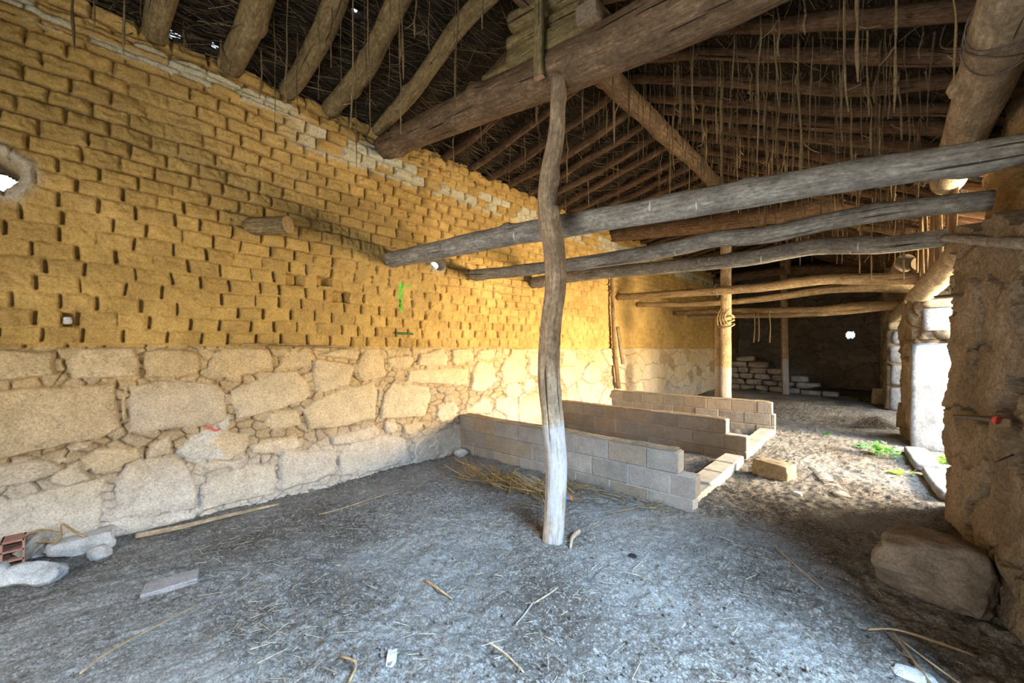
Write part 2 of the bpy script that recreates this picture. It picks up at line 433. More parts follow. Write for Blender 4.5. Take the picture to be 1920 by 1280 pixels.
# ------------------------------------------------------------------ masonry
XL = -4.30
def bricks(y, z, z0, p, L, seed, jit=0.28):
    row = np.floor((z - z0) / p); fz = (z - z0) - row * p
    off = (np.mod(row, 2) * 0.5 + (hsh(row, row * 0 + seed) - 0.5) * 0.35) * L
    cy = (y - off) / L; colm = np.floor(cy)
    def edge(c): return c + (hsh(c, row, row * 0 + seed + 3) - 0.5) * jit
    colm = np.where(cy < edge(colm), colm - 1, colm); colm = np.where(cy >= edge(colm + 1), colm + 1, colm)
    a = (cy - edge(colm)) * L; b = (edge(colm + 1) - cy) * L
    ei = np.where(a < b, colm, colm + 1)
    return row, colm, np.minimum(a, b), np.minimum(fz, p - fz), ei, (a - b) / L, fz / p - 0.5
def voro(y, z, cy, cz, seed, jit=0.8):
    gy, gz = np.floor(y / cy), np.floor(z / cz); f1 = np.full(y.shape, 1e9); f2 = f1.copy(); idd = np.zeros(y.shape)
    for i in (-1, 0, 1):
        for j in (-1, 0, 1):
            a, b = gy + i, gz + j
            sy = (a + 0.5 + (hsh(a, b, a * 0 + seed) - 0.5) * jit) * cy; sz = (b + 0.5 + (hsh(a, b, a * 0 + seed + 1) - 0.5) * jit) * cz
            d = np.sqrt((y - sy) ** 2 + ((z - sz) * cy / cz * 0.9) ** 2); h = hsh(a, b, a * 0 + seed + 2)
            c = d < f1; f2 = np.where(c, f1, np.minimum(f2, d)); idd = np.where(c, h, idd); f1 = np.where(c, d, f1)
    return f2 - f1, idd
def polysd(y, z, P):
    P = np.asarray(P); n = len(P); d = np.full(y.shape, 1e9); s = np.zeros(y.shape, bool)
    for i in range(n):
        a, b = P[i], P[(i + 1) % n]; e = b - a
        t = np.clip(((y - a[0]) * e[0] + (z - a[1]) * e[1]) / (e @ e), 0, 1)
        d = np.minimum(d, np.hypot(y - a[0] - t * e[0], z - a[1] - t * e[1]))
        c = ((a[1] > z) != (b[1] > z)) & (y < (b[0] - a[0]) * (z - a[1]) / (b[1] - a[1] + 1e-12) + a[0])
        s ^= c
    return np.where(s, d, -d)
# outlines of the stones one can tell apart, as traced on the wall face
STONES = [
 [(-90,652),(60,652),(98,656),(108,664),(106,706),(60,712),(-90,726)], [(127,662),(150,648),(200,644),(252,649),(262,672),(262,704),(250,709),(132,710),(122,688)],
 [(268,684),(278,660),(300,651),(368,655),(379,668),(370,702),(320,712),(276,710)], [(385,694),(398,662),(420,651),(500,649),(512,668),(514,690),(455,704),(388,714)],
 [(522,690),(535,660),(548,657),(580,657),(586,672),(578,690),(540,693)], [(585,678),(592,671),(656,679),(664,688),(656,722),(610,736),(589,735)],
 [(600,662),(640,651),(660,651),(672,667),(666,678),(602,668)], [(668,692),(675,665),(688,652),(711,652),(720,672),(723,706),(682,717),(671,707)],
 [(-90,737),(60,726),(221,717),(224,803),(190,823),(60,850),(-90,870)], [(228,724),(238,724),(241,788),(226,790)],
 [(244,724),(300,711),(408,716),(425,736),(427,786),(395,799),(330,806),(240,812)], [(432,732),(470,712),(520,694),(558,694),(580,718),(585,737),(570,752),(515,772),(446,786),(434,760)],
 [(494,792),(506,774),(558,765),(566,795),(540,806),(508,806)], [(564,766),(592,748),(632,731),(700,714),(708,727),(705,785),(650,798),(580,807)],
 [(720,737),(736,717),(806,725),(809,740),(796,784),(712,787)], [(711,728),(719,728),(716,756),(708,750)],
 [(760,716),(766,692),(880,689),(878,722),(800,720)], [(780,686),(787,662),(829,652),(841,671),(838,688)],
 [(722,672),(770,665),(776,678),(760,694),(728,691)], [(845,676),(848,655),(880,651),(889,660),(886,678),(852,690)],
 [(880,732),(883,690),(896,675),(924,679),(933,714),(902,737)], [(892,672),(898,655),(924,654),(929,667),(914,677)],
 [(938,692),(946,668),(977,656),(985,668),(985,716),(941,722)], [(988,660),(1014,657),(1024,668),(1020,705),(990,705)],
 [(866,768),(904,745),(919,746),(922,778),(870,775)], [(925,768),(928,747),(958,744),(970,776),(960,786)],
 [(976,790),(978,744),(1012,737),(1024,762),(1018,796)], [(980,726),(986,709),(1002,709),(1004,730),(986,738)],
 [(816,778),(824,758),(850,748),(859,768),(850,786),(828,794)], [(128,840),(140,833),(178,827),(176,842),(136,849)], [(104,860),(120,853),(139,852),(139,866),(108,867)],
 [(145,860),(190,840),(264,834),(268,856),(216,882),(182,890),(152,872)], [(272,860),(282,833),(320,814),(323,850),(278,860)],
 [(328,850),(345,830),(400,798),(470,812),(462,848),(430,866),(350,862)], [(470,836),(500,822),(560,815),(566,838),(520,851),(472,851)],
 [(-90,872),(95,859),(142,878),(60,906),(-90,928)], [(92,892),(150,866),(176,899),(122,916),(92,910)],
 [(-90,948),(60,926),(200,893),(196,940),(186,998),(100,1012),(-90,1020)], [(212,902),(235,870),(262,861),(330,855),(358,874),(372,905),(370,955),(262,970),(216,976)],
 [(378,912),(400,888),(517,866),(520,895),(515,924),(377,960)], [(524,872),(530,843),(629,839),(632,880),(625,892),(526,922)],
 [(636,852),(650,836),(720,815),(760,820),(772,864),(700,884),(640,893)], [(776,848),(781,822),(846,801),(868,792),(870,840),(840,856),(779,863)],
 [(620,818),(700,795),(715,805),(710,819),(645,836),(626,836)], [(718,802),(722,790),(744,791),(746,805),(735,816),(722,813)],
 [(754,798),(795,788),(792,800),(772,816),(758,816)], [(366,872),(440,864),(462,860),(462,870),(388,890)], [(190,996),(216,975),(368,960),(366,976),(212,1008)], [(40,1016),(185,990),(170,1040),(60,1060)]]
HOLES = [(-0.475, 2.63, 0.115, 0.115), (3.13, 2.555, 0.085, 0.062)]
CAVS = [((556, 523), 0.085, 0.055), ((612, 526), 0.07, 0.05), ((642, 556), 0.085, 0.055), ((126, 598), 0.03, 0.05)]
def left_wall():
    Y = np.concatenate([np.arange(-1.9, -1.0, 0.04), np.arange(-1.0, 2.6, 0.0080), np.arange(2.6, 4.6, 0.0105), np.arange(4.6, 8.2, 0.014), np.arange(8.2, 13.0, 0.022), np.arange(13.0, 18.4, 0.05)])
    Z = np.concatenate([np.arange(-0.12, 4.04, 0.0092)])
    y, z = np.meshgrid(Y, Z, indexing='ij')
    far = sstep(3.8, 4.6, y)
    wy = y + 0.020 * fbm(y * 2.2, z * 2.2, 0, 3, 3); wz = z + 0.012 * fbm(y * 1.3, z * 3.0, 0, 8, 3) + 0.02 * vnoise(y * 0.35, 0, 0, 4)
    zs = 1.455 - 0.02 * far + 0.012 * vnoise(y * 1.7, 0, 0, 12)
    # adobe headers with open cross joints
    row, cm, dy, dz, ei, ty, tz = bricks(wy, wz, 1.462, 0.1225, 0.217, 11)
    hi = sstep(2.3, 3.1, z + 0.25 * vnoise(y * 0.8, z * 0.8, 0, 21) + 0.1 * y * (y < 5))
    er = hsh(ei, row, row * 0 + 77)
    sw = np.where(er < 0.18, -0.004, 0.0005 + 0.0065 * hsh(ei, row, row * 0 + 78) ** 1.5) * (1 - 0.3 * hi)
    slot = 1 - sstep(0.0, 0.010 + 0.007 * hsh(cm, row, row * 0 + 5), dy - sw)
    slot = slot * sstep(0.006, 0.020, dz)
    slot = np.where(er < 0.10, slot * 0.3, slot)
    joint = 1 - sstep(0.0, 0.014, dz - 0.001 - 0.003 * hi)
    bid = hsh(cm, row, row * 0 + 33)
    hb = (bid - 0.5) * (0.012 + 0.020 * hi) + (0.45 + 0.55 * hi) * (ty * (hsh(cm, row, row * 0 + 34) - 0.5) * 0.018 + tz * (hsh(cm, row, row * 0 + 35) - 0.5) * 0.012)
    hb = hb - slot * (0.055 - 0.022 * hi) - joint * (0.004 + 0.027 * hi + 0.012 * sstep(0.5, 0.8, vnoise(y * 1.1, z * 2.2, 0, 40)))
    corner = 1 - sstep(0.0, 0.045, np.hypot(np.maximum(0.03 - dy, 0), np.maximum(0.03 - dz, 0)) * -1 + 0.042)
    hb = hb - (0.010 + 0.016 * hi) * corner - 0.010 * sstep(0.1, 0.5, fbm(y * 13, z * 13, 0, 24, 3)) * hsh(cm, row, row * 0 + 36)
    # crumbled patch and plastered-over areas
    ero = sstep(0.05, 0.35, 0.42 - np.hypot((y - 0.42) / 1.0, (z - 3.42) / 1.1) + 0.12 * fbm(y * 4, z * 4, 0, 6, 3))
    ero = np.maximum(ero, 0.75 * sstep(0.35, 0.7, fbm(y * 0.9, z * 1.3, 0, 19, 3)) * (1 - hi * 0.5))
    hb = hb * (1 - 0.75 * ero) - 0.012 * ero + ero * 0.012 * fbm(y * 9, z * 9, 0, 23, 3)
    # thin whitewashed courses under the eaves
    thin = sstep(0, 0.02, z - (3.72 + 0.02 * vnoise(y, 0, 0, 2))) * (1 - sstep(0, 0.02, z - 3.87)) * (1 - sstep(1.2, 1.6, y))
    r2, c2, dy2, dz2, e2, _, _ = bricks(wy, wz, 3.72, 0.05, 0.24, 51)
    ht = (hsh(c2, r2, r2 * 0 + 1) - 0.5) * 0.03 - 0.02 * (1 - sstep(0, 0.012, np.minimum(dy2, dz2) - 0.002)) + 0.02
    hb = hb * (1 - thin) + ht * thin
    top = sstep(3.80, 3.88, z)
    hb = hb + top * (0.03 * fbm(y * 5, z * 7, 0, 61, 4) - 0.015)
    # stone footing
    h = hb - 0.018; isb = sstep(-0.004, 0.010, z - zs)
    dv, iv = voro(wy + 0.03 * fbm(y * 6, z * 6, 0, 91, 2), wz, 0.46, 0.33, 301, 0.9)
    dr, ir = voro(wy + 0.02 * fbm(y * 14, z * 14, 0, 92, 2), wz, 0.13, 0.085, 401, 0.9)
    hrub = 0.022 * sstep(0.0, 0.018, dr) + (ir - 0.5) * 0.028 - 0.030
    hst = np.where(iv < 0.22, hrub, 0.062 * sstep(0.003, 0.026, dv) + (iv - 0.5) * 0.04 - 0.045 + 0.012 * fbm(y * 5, z * 5, 0, 93, 3))
    sid = np.where(iv < 0.22, ir, iv)
    near = 1 - sstep(4.35, 4.5, y + 0.1 * vnoise(z * 5, 3, 0, 9))
    hs = np.where(near > 0.5, hrub, hst); sid = np.where(near > 0.5, ir, sid); clay_shade = np.where((near > 0.5) | (iv < 0.22), 1.0, 1 - sstep(0.006, 0.024, dv))
    for k, P in enumerate(STONES):
        Q = np.array([[at(px, py, X=XL)[1], at(px, py, X=XL)[2]] for px, py in P])
        lo, hi_ = Q.min(0) - 0.06, Q.max(0) + 0.06
        i0, i1 = np.searchsorted(Y, [lo[0], hi_[0]]); j0, j1 = np.searchsorted(Z, [lo[1], hi_[1]])
        if i1 <= i0 or j1 <= j0: continue
        sl = (slice(i0, i1), slice(j0, j1))
        yy = y[sl] + 0.012 * fbm(y[sl] * 7, z[sl] * 7, k, 71, 3); zz = z[sl] + 0.012 * fbm(y[sl] * 7, z[sl] * 7, k + 50, 72, 3)
        d = polysd(yy, zz, Q); rr = random.Random(k)
        prof = sstep(-0.003, 0.013 + 0.012 * rr.random(), d) * 0.8 + 0.2 * sstep(0, 0.07, d)
        hk = -0.038 + prof * (0.052 + 0.028 * rr.random()) + prof * (0.013 * fbm(y[sl] * 3, z[sl] * 3, k, 73, 3) + 0.004 * fbm(y[sl] * 17, z[sl] * 17, k, 74, 3))
        hk = hk - 0.035 * np.exp(-((d - 0.001) / 0.006) ** 2) * sstep(-0.1, 0.35, fbm(y[sl] * 3.3, z[sl] * 3.3, k, 75, 2))
        hs[sl] = np.where(d > -0.004, np.maximum(hk, hs[sl] * (d < 0.01) - 0.05 * (d >= 0.01)), hs[sl])
        sid[sl] = np.where(d > 0.004, rr.random(), sid[sl]); clay_shade[sl] = np.where(d > -0.004, 1 - sstep(0.0, 0.012, d), clay_shade[sl])
    hs = hs - 0.008 * sstep(1.3, 1.45, z)
    h = h * isb + hs * (1 - isb)
    h = h - 0.014 * np.exp(-((z - zs) / 0.010) ** 2)
    h = h + 0.010 * fbm(y * 3.1, z * 3.1, 0, 44, 3) + 0.0050 * fbm(y * 24, z * 24, 0, 46, 4, 0.6) * (1 + 0.7 * isb)
    # colours
    base = mixc((0.52, 0.338, 0.105), (0.41, 0.258, 0.082), bid)
    base = mixc(base, (0.57, 0.37, 0.125), sstep(0.1, 0.6, fbm(y * 1.2, z * 1.2, 0, 55, 3))); 
    base = mixc(base, (0.42, 0.29, 0.13), joint * 0.5 * hi)
    base = mixc(base, (0.40, 0.27, 0.10), ero * 0.5)
    wh = sstep(3.46, 3.52, wz) * (1 - sstep(3.76, 3.80, wz)) * sstep(1.1, 1.7, y) * (hsh(cm, row, row * 0 + 91) < 0.75) * (1 - slot)
    wh = np.maximum(wh, thin * (hsh(c2, r2, r2 * 0 + 4) < 0.65))
    base = mixc(base, (0.56, 0.53, 0.40), wh * 0.8)
    st = mixc((0.64, 0.50, 0.32), (0.72, 0.61, 0.45), sid); st = mixc(st, (0.62, 0.54, 0.44), (np.mod(sid * 7, 1) < 0.3) * 0.6)
    st = mixc(st, (0.25, 0.17, 0.09), clay_shade * (0.45 + 0.4 * (1 - sstep(0, 0.02, dr))))  # clay mortar tone, also painting in crack shade lost under frontal light
    st = mixc(st, (0.58, 0.40, 0.17), 0.7 * sstep(0.75, 1.4, z + 0.12 * fbm(y * 2, z * 2, 0, 57, 3)) * 0.85)
    st = mixc(st, (0.66, 0.62, 0.57), (1 - sstep(0.25, 0.62, z + 0.1 * fbm(y * 2, z * 2, 0, 58, 3))) * 0.6)  # paler toward the floor: skylight on the footing put into the colour
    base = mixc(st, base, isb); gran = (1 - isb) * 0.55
    def px_mask(pts, soft=0.02, nz=0.03, seed=0):
        Q = np.array([[at(a, b, X=XL)[1], at(a, b, X=XL)[2]] for a, b in pts])
        return sstep(-soft, soft, polysd(y + nz * fbm(y * 12, z * 12, 0, seed, 3), z + nz * fbm(y * 12, z * 12, 9, seed, 3), Q))
    base = mixc(base, (0.70, 0.69, 0.66), 0.9 * px_mask([(335, 850), (350, 828), (395, 800), (425, 775), (428, 792), (395, 835), (420, 862), (370, 868)], seed=81))
    base = mixc(base, (0.75, 0.10, 0.09), 0.9 * px_mask([(382, 808), (395, 800), (414, 797), (414, 803), (400, 811), (388, 813)], 0.012, 0.05, 82))
    base = mixc(base, (0.14, 0.50, 0.06), 0.85 * px_mask([(751, 530), (759, 530), (756, 585), (750, 585)], 0.005, 0.008, 83))
    base = mixc(base, (0.14, 0.50, 0.06), 0.6 * px_mask([(751, 533), (774, 535), (774, 539), (751, 539)], 0.004, 0.005, 84))
    base = mixc(base, (0.52, 0.49, 0.38), 0.8 * px_mask([(672, 268), (690, 262), (728, 285), (748, 300), (740, 320), (700, 300)], 0.02, 0.02, 85))
    kill = np.zeros(y.shape, bool)
    for (yc, zc, ry, rz) in HOLES:
        q = np.hypot((y - yc) / ry, (z - zc) / rz) * (1 + 0.10 * vnoise(y * 14, z * 14, 0, 5))
        h = np.where(q < 2.2, h * (1 - 0.6 * np.exp(-((q - 1.4) / 0.5) ** 2)) + 0.02 * np.exp(-((q - 1.45) / 0.25) ** 2), h)
        h = np.where(q < 1, -0.42 if ry > 0.1 else -0.11, h); kill |= q < 0.9
        base = mixc(base, (0.50, 0.46, 0.38), np.exp(-((q - 1.35) / 0.4) ** 2) * 0.8)
    for ((px, py), a, b) in CAVS:
        c = at(px, py, X=XL); q = np.maximum(np.abs(y - c[1]) / a, np.abs(z - c[2]) / b) + 0.12 * fbm(y * 16, z * 16, 0, 4, 2)
        h = h - 0.085 * (1 - sstep(0.8, 1.1, q))
    X = XL + h
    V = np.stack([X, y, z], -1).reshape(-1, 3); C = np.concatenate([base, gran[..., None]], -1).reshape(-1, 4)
    nu, nv = len(Y), len(Z); Fq = grid_faces(nu, nv)
    kf = kill[:-1, :-1] & kill[1:, :-1] & kill[1:, 1:] & kill[:-1, 1:]
    Fq = Fq[~kf.reshape(-1)]
    # top of the wall runs back under the roof
    n0 = len(V); tb = V.reshape(nu, nv, 3)[:, -1].copy(); tb[:, 0] = XL - 0.6
    V = np.vstack([V, tb]); C = np.vstack([C, C.reshape(nu, nv, 4)[:, -1]])
    i = np.arange(nu - 1); t0 = i * nv + nv - 1
    Fq = np.vstack([Fq, np.stack([t0, t0 + nv, n0 + i + 1, n0 + i], -1)])
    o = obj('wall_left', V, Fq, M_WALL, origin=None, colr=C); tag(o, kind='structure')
    return o
left_wall()

def strip(name, path, z0, z1, hf, res=0.02, zres=0.02, rnd=0.06, mat=None, thick=0.35, parent=None):
    """masonry whose face follows a plan path; its outer side is on the right of travel"""
    P = np.asarray(path, float)
    if 'right' in name: P = P[::-1]
    L = np.concatenate([[0], np.cumsum(np.linalg.norm(np.diff(P, axis=0), axis=1))])
    n = max(4, int(L[-1] / res)); s = np.linspace(0, L[-1], n)
    Q = np.stack([np.interp(s, L, P[:, k]) for k in (0, 1)], 1)
    k = max(1, int(rnd / res)); 
    for _ in range(2):
        Qp = np.vstack([np.repeat(Q[:1], k, 0), Q, np.repeat(Q[-1:], k, 0)])
        Q = np.stack([np.convolve(Qp[:, c], np.ones(2 * k + 1) / (2 * k + 1), 'valid') for c in (0, 1)], 1)
    T = np.gradient(Q, axis=0); T /= np.linalg.norm(T, axis=1)[:, None] + 1e-9
    N = np.stack([T[:, 1], -T[:, 0]], 1)
    zt = z1(Q[:, 0], Q[:, 1], s) if callable(z1) else np.full(n, float(z1))
    m = max(3, int((zt.max() - z0) / zres)); f = np.linspace(0, 1, m)
    t, ff = np.meshgrid(s, f, indexing='ij'); z = z0 + ff * (zt[:, None] - z0)
    h, c = hf(t, z)
    V = np.stack([Q[:, None, 0] + N[:, None, 0] * h, Q[:, None, 1] + N[:, None, 1] * h, z], -1)
    back = V[:, -1].copy(); back[:, 0] -= N[:, 0] * thick; back[:, 1] -= N[:, 1] * thick
    V = np.concatenate([V, back[:, None]], 1); c = np.concatenate([c, c[:, -1:]], 1)
    o = obj(name, V.reshape(-1, 3), grid_faces(n, m + 1), mat or M_EARTH, parent, origin=None, colr=c.reshape(-1, c.shape[-1]))
    if parent is None: tag(o, kind='structure')
    return o
def rubble(seed, cy=0.5, cz=0.36, c1=(0.27, 0.195, 0.12), c2=(0.37, 0.285, 0.19), amp=1.0, gran=0.6, smear=0.3):
    def f(t, z):
        wy = t + 0.05 * fbm(t * 4, z * 4, 0, seed, 3); wz = z + 0.04 * fbm(t * 4, z * 4, 7, seed, 3)
        d, i = voro(wy, wz, cy, cz, seed + 5, 0.9); dr, ir = voro(wy, wz, 0.14, 0.10, seed + 9, 0.9)
        h = 0.075 * sstep(0.002, 0.030, d) + (i - 0.5) * 0.05 - 0.03 * np.exp(-(d / 0.012) ** 2)
        h = np.where(i < smear, 0.03 * sstep(0, 0.03, dr) + (ir - 0.5) * 0.03, h)
        h = amp * (h + 0.03 * fbm(t * 3, z * 3, 0, seed + 2, 4) + 0.007 * fbm(t * 13, z * 13, 0, seed + 3, 3) + 0.0045 * fbm(t * 40, z * 40, 0, seed + 4, 3)) - 0.03
        c = mixc(c1, c2, np.where(i < smear, ir, i)); c = mixc(c, tuple(x * 0.45 for x in c1), 0.8 * (1 - sstep(0.004, 0.022, d))); c = mixc(c, tuple(x * 0.8 for x in c1), sstep(0, 0.5, fbm(t * 2, z * 2, 0, seed + 8, 3)) * 0.6)
        return h, np.concatenate([c, np.full(t.shape + (1,), gran)], -1)
    return f
# right wall: the stretch beside the camera, with the ledge on top, and the earth wall set back above it
strip('wall_right', [(1.25, 2.05), (0.59, 2.05), (0.535, 3.0), (0.45, 5.27), (1.05, 5.27)], -0.1, lambda x, y, s: 2.10 + 0.36 * np.clip((y - 3.2) / 2.0, 0, 1) + 0.07 * fbm(s * 2.2, 1, 0, 5, 3), rubble(21, 0.58, 0.44, amp=1.1, smear=0.22, c1=(0.25, 0.18, 0.11), c2=(0.37, 0.285, 0.19)), 0.014, 0.014, 0.05)
def adobe_h(seed, c1, c2):
    def f(t, z):
        row, cm, dy, dz, ei, ty, tz = bricks(t + 0.02 * fbm(t * 3, z * 3, 0, seed, 3), z, 0.0, 0.125, 0.24, seed)
        b = hsh(cm, row, row * 0 + seed)
        h = (b - 0.5) * 0.03 - 0.025 * (1 - sstep(0, 0.02, np.minimum(dy, dz) - 0.003)) + 0.03 * fbm(t * 3, z * 3, 0, seed + 2, 4) + 0.008 * fbm(t * 20, z * 20, 0, seed + 2, 3)
        return h, np.concatenate([mixc(c1, c2, b), np.zeros(t.shape + (1,))], -1)
    return f
strip('wall_right_upper', [(1.3, 1.95), (0.74, 1.95), (0.68, 3.0), (0.60, 5.10), (1.1, 5.10)], 1.95, 3.22, adobe_h(31, (0.27, 0.18, 0.085), (0.36, 0.25, 0.12)), 0.016, 0.016, 0.04)
# pier between the two doorways: lower part, and the narrower part above the upright slab
strip('wall_right_pier', [(1.05, 8.42), (0.30, 8.42), (0.21, 9.35), (0.95, 9.35)], -0.1, 1.64, rubble(41, 0.45, 0.4, (0.26, 0.19, 0.11), (0.36, 0.27, 0.17)), 0.02, 0.02, 0.05)
strip('wall_right_pier_head', [(1.05, 8.28), (0.36, 8.28), (0.21, 9.35), (0.95, 9.35)], 1.58, 2.16, rubble(43, 0.4, 0.36, (0.26, 0.19, 0.11), (0.36, 0.27, 0.17)), 0.02, 0.02, 0.05)
strip('wall_right_far', [(1.05, 12.6), (0.06, 12.6), (-0.05, 15.5), (-0.08, 18.2)], -0.1, 3.3, rubble(47, 0.5, 0.38, (0.26, 0.20, 0.12), (0.36, 0.28, 0.18)), 0.03, 0.03, 0.05)
strip('wall_right_over_far_door', [(0.36, 9.0), (0.33, 9.5), (0.20, 12.9), (0.02, 17.9)], 2.20, 3.3, adobe_h(53, (0.28, 0.19, 0.09), (0.38, 0.26, 0.13)), 0.03, 0.03, 0.04)
# back wall
def backf(t, z):
    h, c = rubble(61, 0.7, 0.36, (0.26, 0.21, 0.14), (0.36, 0.30, 0.22), 0.8)(t, z)
    return h, c
def back_wall():
    o = strip('wall_back', [(-4.6, 18.0), (0.3, 18.0)], -0.1, lambda x, y, s: np.where(x < -2.1, 4.15 + (x + 4.3) * 0.21, 4.55 - (x + 2.1) * 0.496), backf, 0.03, 0.03, 0.02)
    me = o.data; import bmesh
    bm = bmesh.new(); bm.from_mesh(me); c = at(1594, 628, Y=18.0)
    bmesh.ops.delete(bm, geom=[f for f in bm.faces if math.hypot(f.calc_center_median().x - c[0], f.calc_center_median().z - c[2]) < 0.125 + 0.02 * math.sin(5 * f.calc_center_median().x * 9)], context='FACES')
    bm.to_mesh(me); bm.free()
back_wall()
# the part of the building behind the camera
strip('wall_front', [(1.2, -1.8), (-0.6, -1.8), (-0.6, -2.3)], -0.1, 4.3, rubble(71), 0.06, 0.06, 0.02)
strip('wall_front_far_side', [(-3.0, -2.3), (-3.0, -1.8), (-4.9, -1.8)], -0.1, 4.3, rubble(72), 0.06, 0.06, 0.02)
strip('wall_front_over_fill_gap', [(-0.5, -1.85), (-3.1, -1.85)], 2.3, 4.5, rubble(74), 0.06, 0.06, 0.02)  # the opening below is made up to let the rear fill in
strip('wall_right_rear', [(0.62, -1.9), (0.60, -0.55), (1.2, -0.55)], -0.1, 3.2, rubble(73), 0.06, 0.06, 0.04)
strip('wall_right_over_camera_door', [(0.70, -0.7), (0.70, 2.1)], 2.25, 3.2, rubble(75), 0.06, 0.06, 0.04)
# dressed granite of the doorways
def stone_part(name, c, size, seed, mat=M_GRANITE, **kw):
    V, Fc = rock(c, size, seed, **kw); o = obj(name, V, Fc, mat, origin='base'); return tag(o, kind='structure')
stone_part('trim_1', (0.64, 8.30, -0.05), (0.86, 0.34, 1.78), 5, box=0.93, amp=0.035, cuts=0, sub=5)
stone_part('trim_2', (0.62, 8.34, 1.69), (0.52, 0.30, 0.38), 7, box=0.9, amp=0.04, cuts=0)
stone_part('trim_3', (0.70, 8.33, 2.02), (0.70, 0.30, 0.14), 8, M_TANROCK, box=0.85, amp=0.06, cuts=0)
for k, (z0_, h_, x_, m_) in enumerate(((0.0, 0.62, 0.40, M_GRANITE), (0.60, 0.52, 0.42, M_GRANITE), (1.10, 0.45, 0.40, M_GRANITE), (1.54, 0.34, 0.44, M_GRANITE), (1.86, 0.22, 0.38, M_TANROCK))):
    stone_part('trim_%d' % (4 + k), (x_, 12.62, z0_), (0.76, 0.30, h_), 20 + k, m_, box=0.9, amp=0.05, cuts=0)

# ------------------------------------------------------------------ floor and ground outside
def zf(x, y):
    x, y = np.asarray(x, float), np.asarray(y, float)
    z = 0.030 * fbm(x * 0.55, y * 0.55, 0, 101, 3) + 0.012 * fbm(x * 2.3, y * 2.3, 0, 103, 3)
    z = z + 0.05 * np.exp(-((x + 1.5) / 0.8) ** 2 - ((y - 3.2) / 0.25) ** 2) * 0
    z = z - 0.05 * np.exp(-((x + 2.9) / 1.0) ** 2 - ((y - 3.1) / 0.28) ** 2)        # hollow in front of the first block wall
    z = z + 0.05 * sstep(0.4, 1.6, x)
    return z
def zfl(x, y): return float(zf(x, y))
def floor():
    X = np.concatenate([np.arange(-4.6, 0.7, 0.0165), np.arange(0.7, 2.4, 0.06)])
    Y = np.concatenate([np.arange(-1.9, 0.5, 0.08), np.arange(0.5, 4.6, 0.0145), np.arange(4.6, 9, 0.03), np.arange(9, 18.3, 0.07)])
    x, y = np.meshgrid(X, Y, indexing='ij')
    n = fbm(x * 9, y * 9, 0, 105, 3); m = fbm(x * 26, y * 26, 0, 107, 3)
    d, i = voro(x + 0.02 * m, y, 0.06, 0.06, 111, 0.95)
    z = zf(x, y) + 0.010 * n + 0.010 * m + 0.008 * sstep(0.01, 0.06, d) * (i > 0.6) * sstep(-0.2, 0.3, fbm(x * 1.1, y * 1.1, 0, 113, 2)) + 0.0045 * fbm(x * 60, y * 60, 0, 109, 3)
    V = np.stack([x, y, z], -1).reshape(-1, 3)
    o = obj('floor', V, grid_faces(len(X), len(Y)), M_DIRT, origin=None); tag(o, kind='structure')
floor()
def outside():
    X = np.arange(2.3, 14, 0.4); Y = np.arange(-8, 26, 0.4); x, y = np.meshgrid(X, Y, indexing='ij')
    V = np.stack([x, y, 0.05 + 0.03 * fbm(x, y, 0, 131, 3)], -1).reshape(-1, 3)
    tag(obj('yard_ground', V, grid_faces(len(X), len(Y)), M_DIRT, origin=None), kind='structure')
outside()

# ------------------------------------------------------------------ roof
XR, ZR = -2.1, 4.46                       # where the rafters meet, over the ridge log
SL, SR = 0.21, 0.496
def zroof(x):                             # height of the rafter centre line
    x = np.asarray(x, float)
    return np.where(x < XR, ZR + (x - XR) * SL, ZR - (x - XR) * SR)
def roof():
    X = np.concatenate([np.linspace(-5.0, XR, 70), np.linspace(XR, 1.5, 90)[1:]]); Y = np.arange(-2.2, 18.6, 0.05)
    x, y = np.meshgrid(X, Y, indexing='ij')
    z = zroof(x) + 0.085 + 0.03 * fbm(x * 2.5, y * 2.5, 0, 141, 3) + 0.025 * fbm(x * 9, y * 5, 0, 143, 3)
    V = np.stack([x, y, z], -1).reshape(-1, 3); Fq = grid_faces(len(X), len(Y))
    c = V[Fq].mean(1); kill = np.zeros(len(Fq), bool)
    for (hx, hy, ra, rb) in ((-4.44, 0.46, 0.10, 0.09), (-4.33, 0.74, 0.07, 0.06), (-3.3, 1.55, 0.05, 0.05), (-3.75, 1.25, 0.04, 0.04), (-2.6, 5.2, 0.04, 0.05), (-3.0, 7.0, 0.04, 0.05), (-1.2, 13.0, 0.08, 0.1), (-2.9, 13.5, 0.06, 0.08)):
        kill |= np.hypot((c[:, 0] - hx) / ra, (c[:, 1] - hy) / rb) < 1
    o = obj('ceiling', V, Fq[~kill], M_ROOF, origin=None); tag(o, kind='structure')
    md = o.modifiers.new('thick', 'SOLIDIFY'); md.thickness = 0.14; md.offset = 1.0
roof()
def prisms(P0, P1, R, Cl, n=3):
    """many thin stalks as one block of arrays"""
    T = P1 - P0; T /= np.linalg.norm(T, axis=1)[:, None] + 1e-9
    A = np.cross(T, np.array([0.31, 0.52, 0.79])); A /= np.linalg.norm(A, axis=1)[:, None]; B = np.cross(T, A)
    V = []
    for k in range(n):
        a = 2 * math.pi * k / n; V.append(P0 + (A * math.cos(a) + B * math.sin(a)) * R[:, None])
    for k in range(n):
        a = 2 * math.pi * k / n; V.append(P1 + (A * math.cos(a) + B * math.sin(a)) * (R * 0.6)[:, None])
    V = np.stack(V, 1).reshape(-1, 3); b = np.arange(len(P0))[:, None] * 2 * n
    Fq = np.concatenate([b + np.array([k, (k + 1) % n, n + (k + 1) % n, n + k]) for k in range(n)], 0)
    return V, Fq, np.repeat(Cl, 2 * n, axis=0)
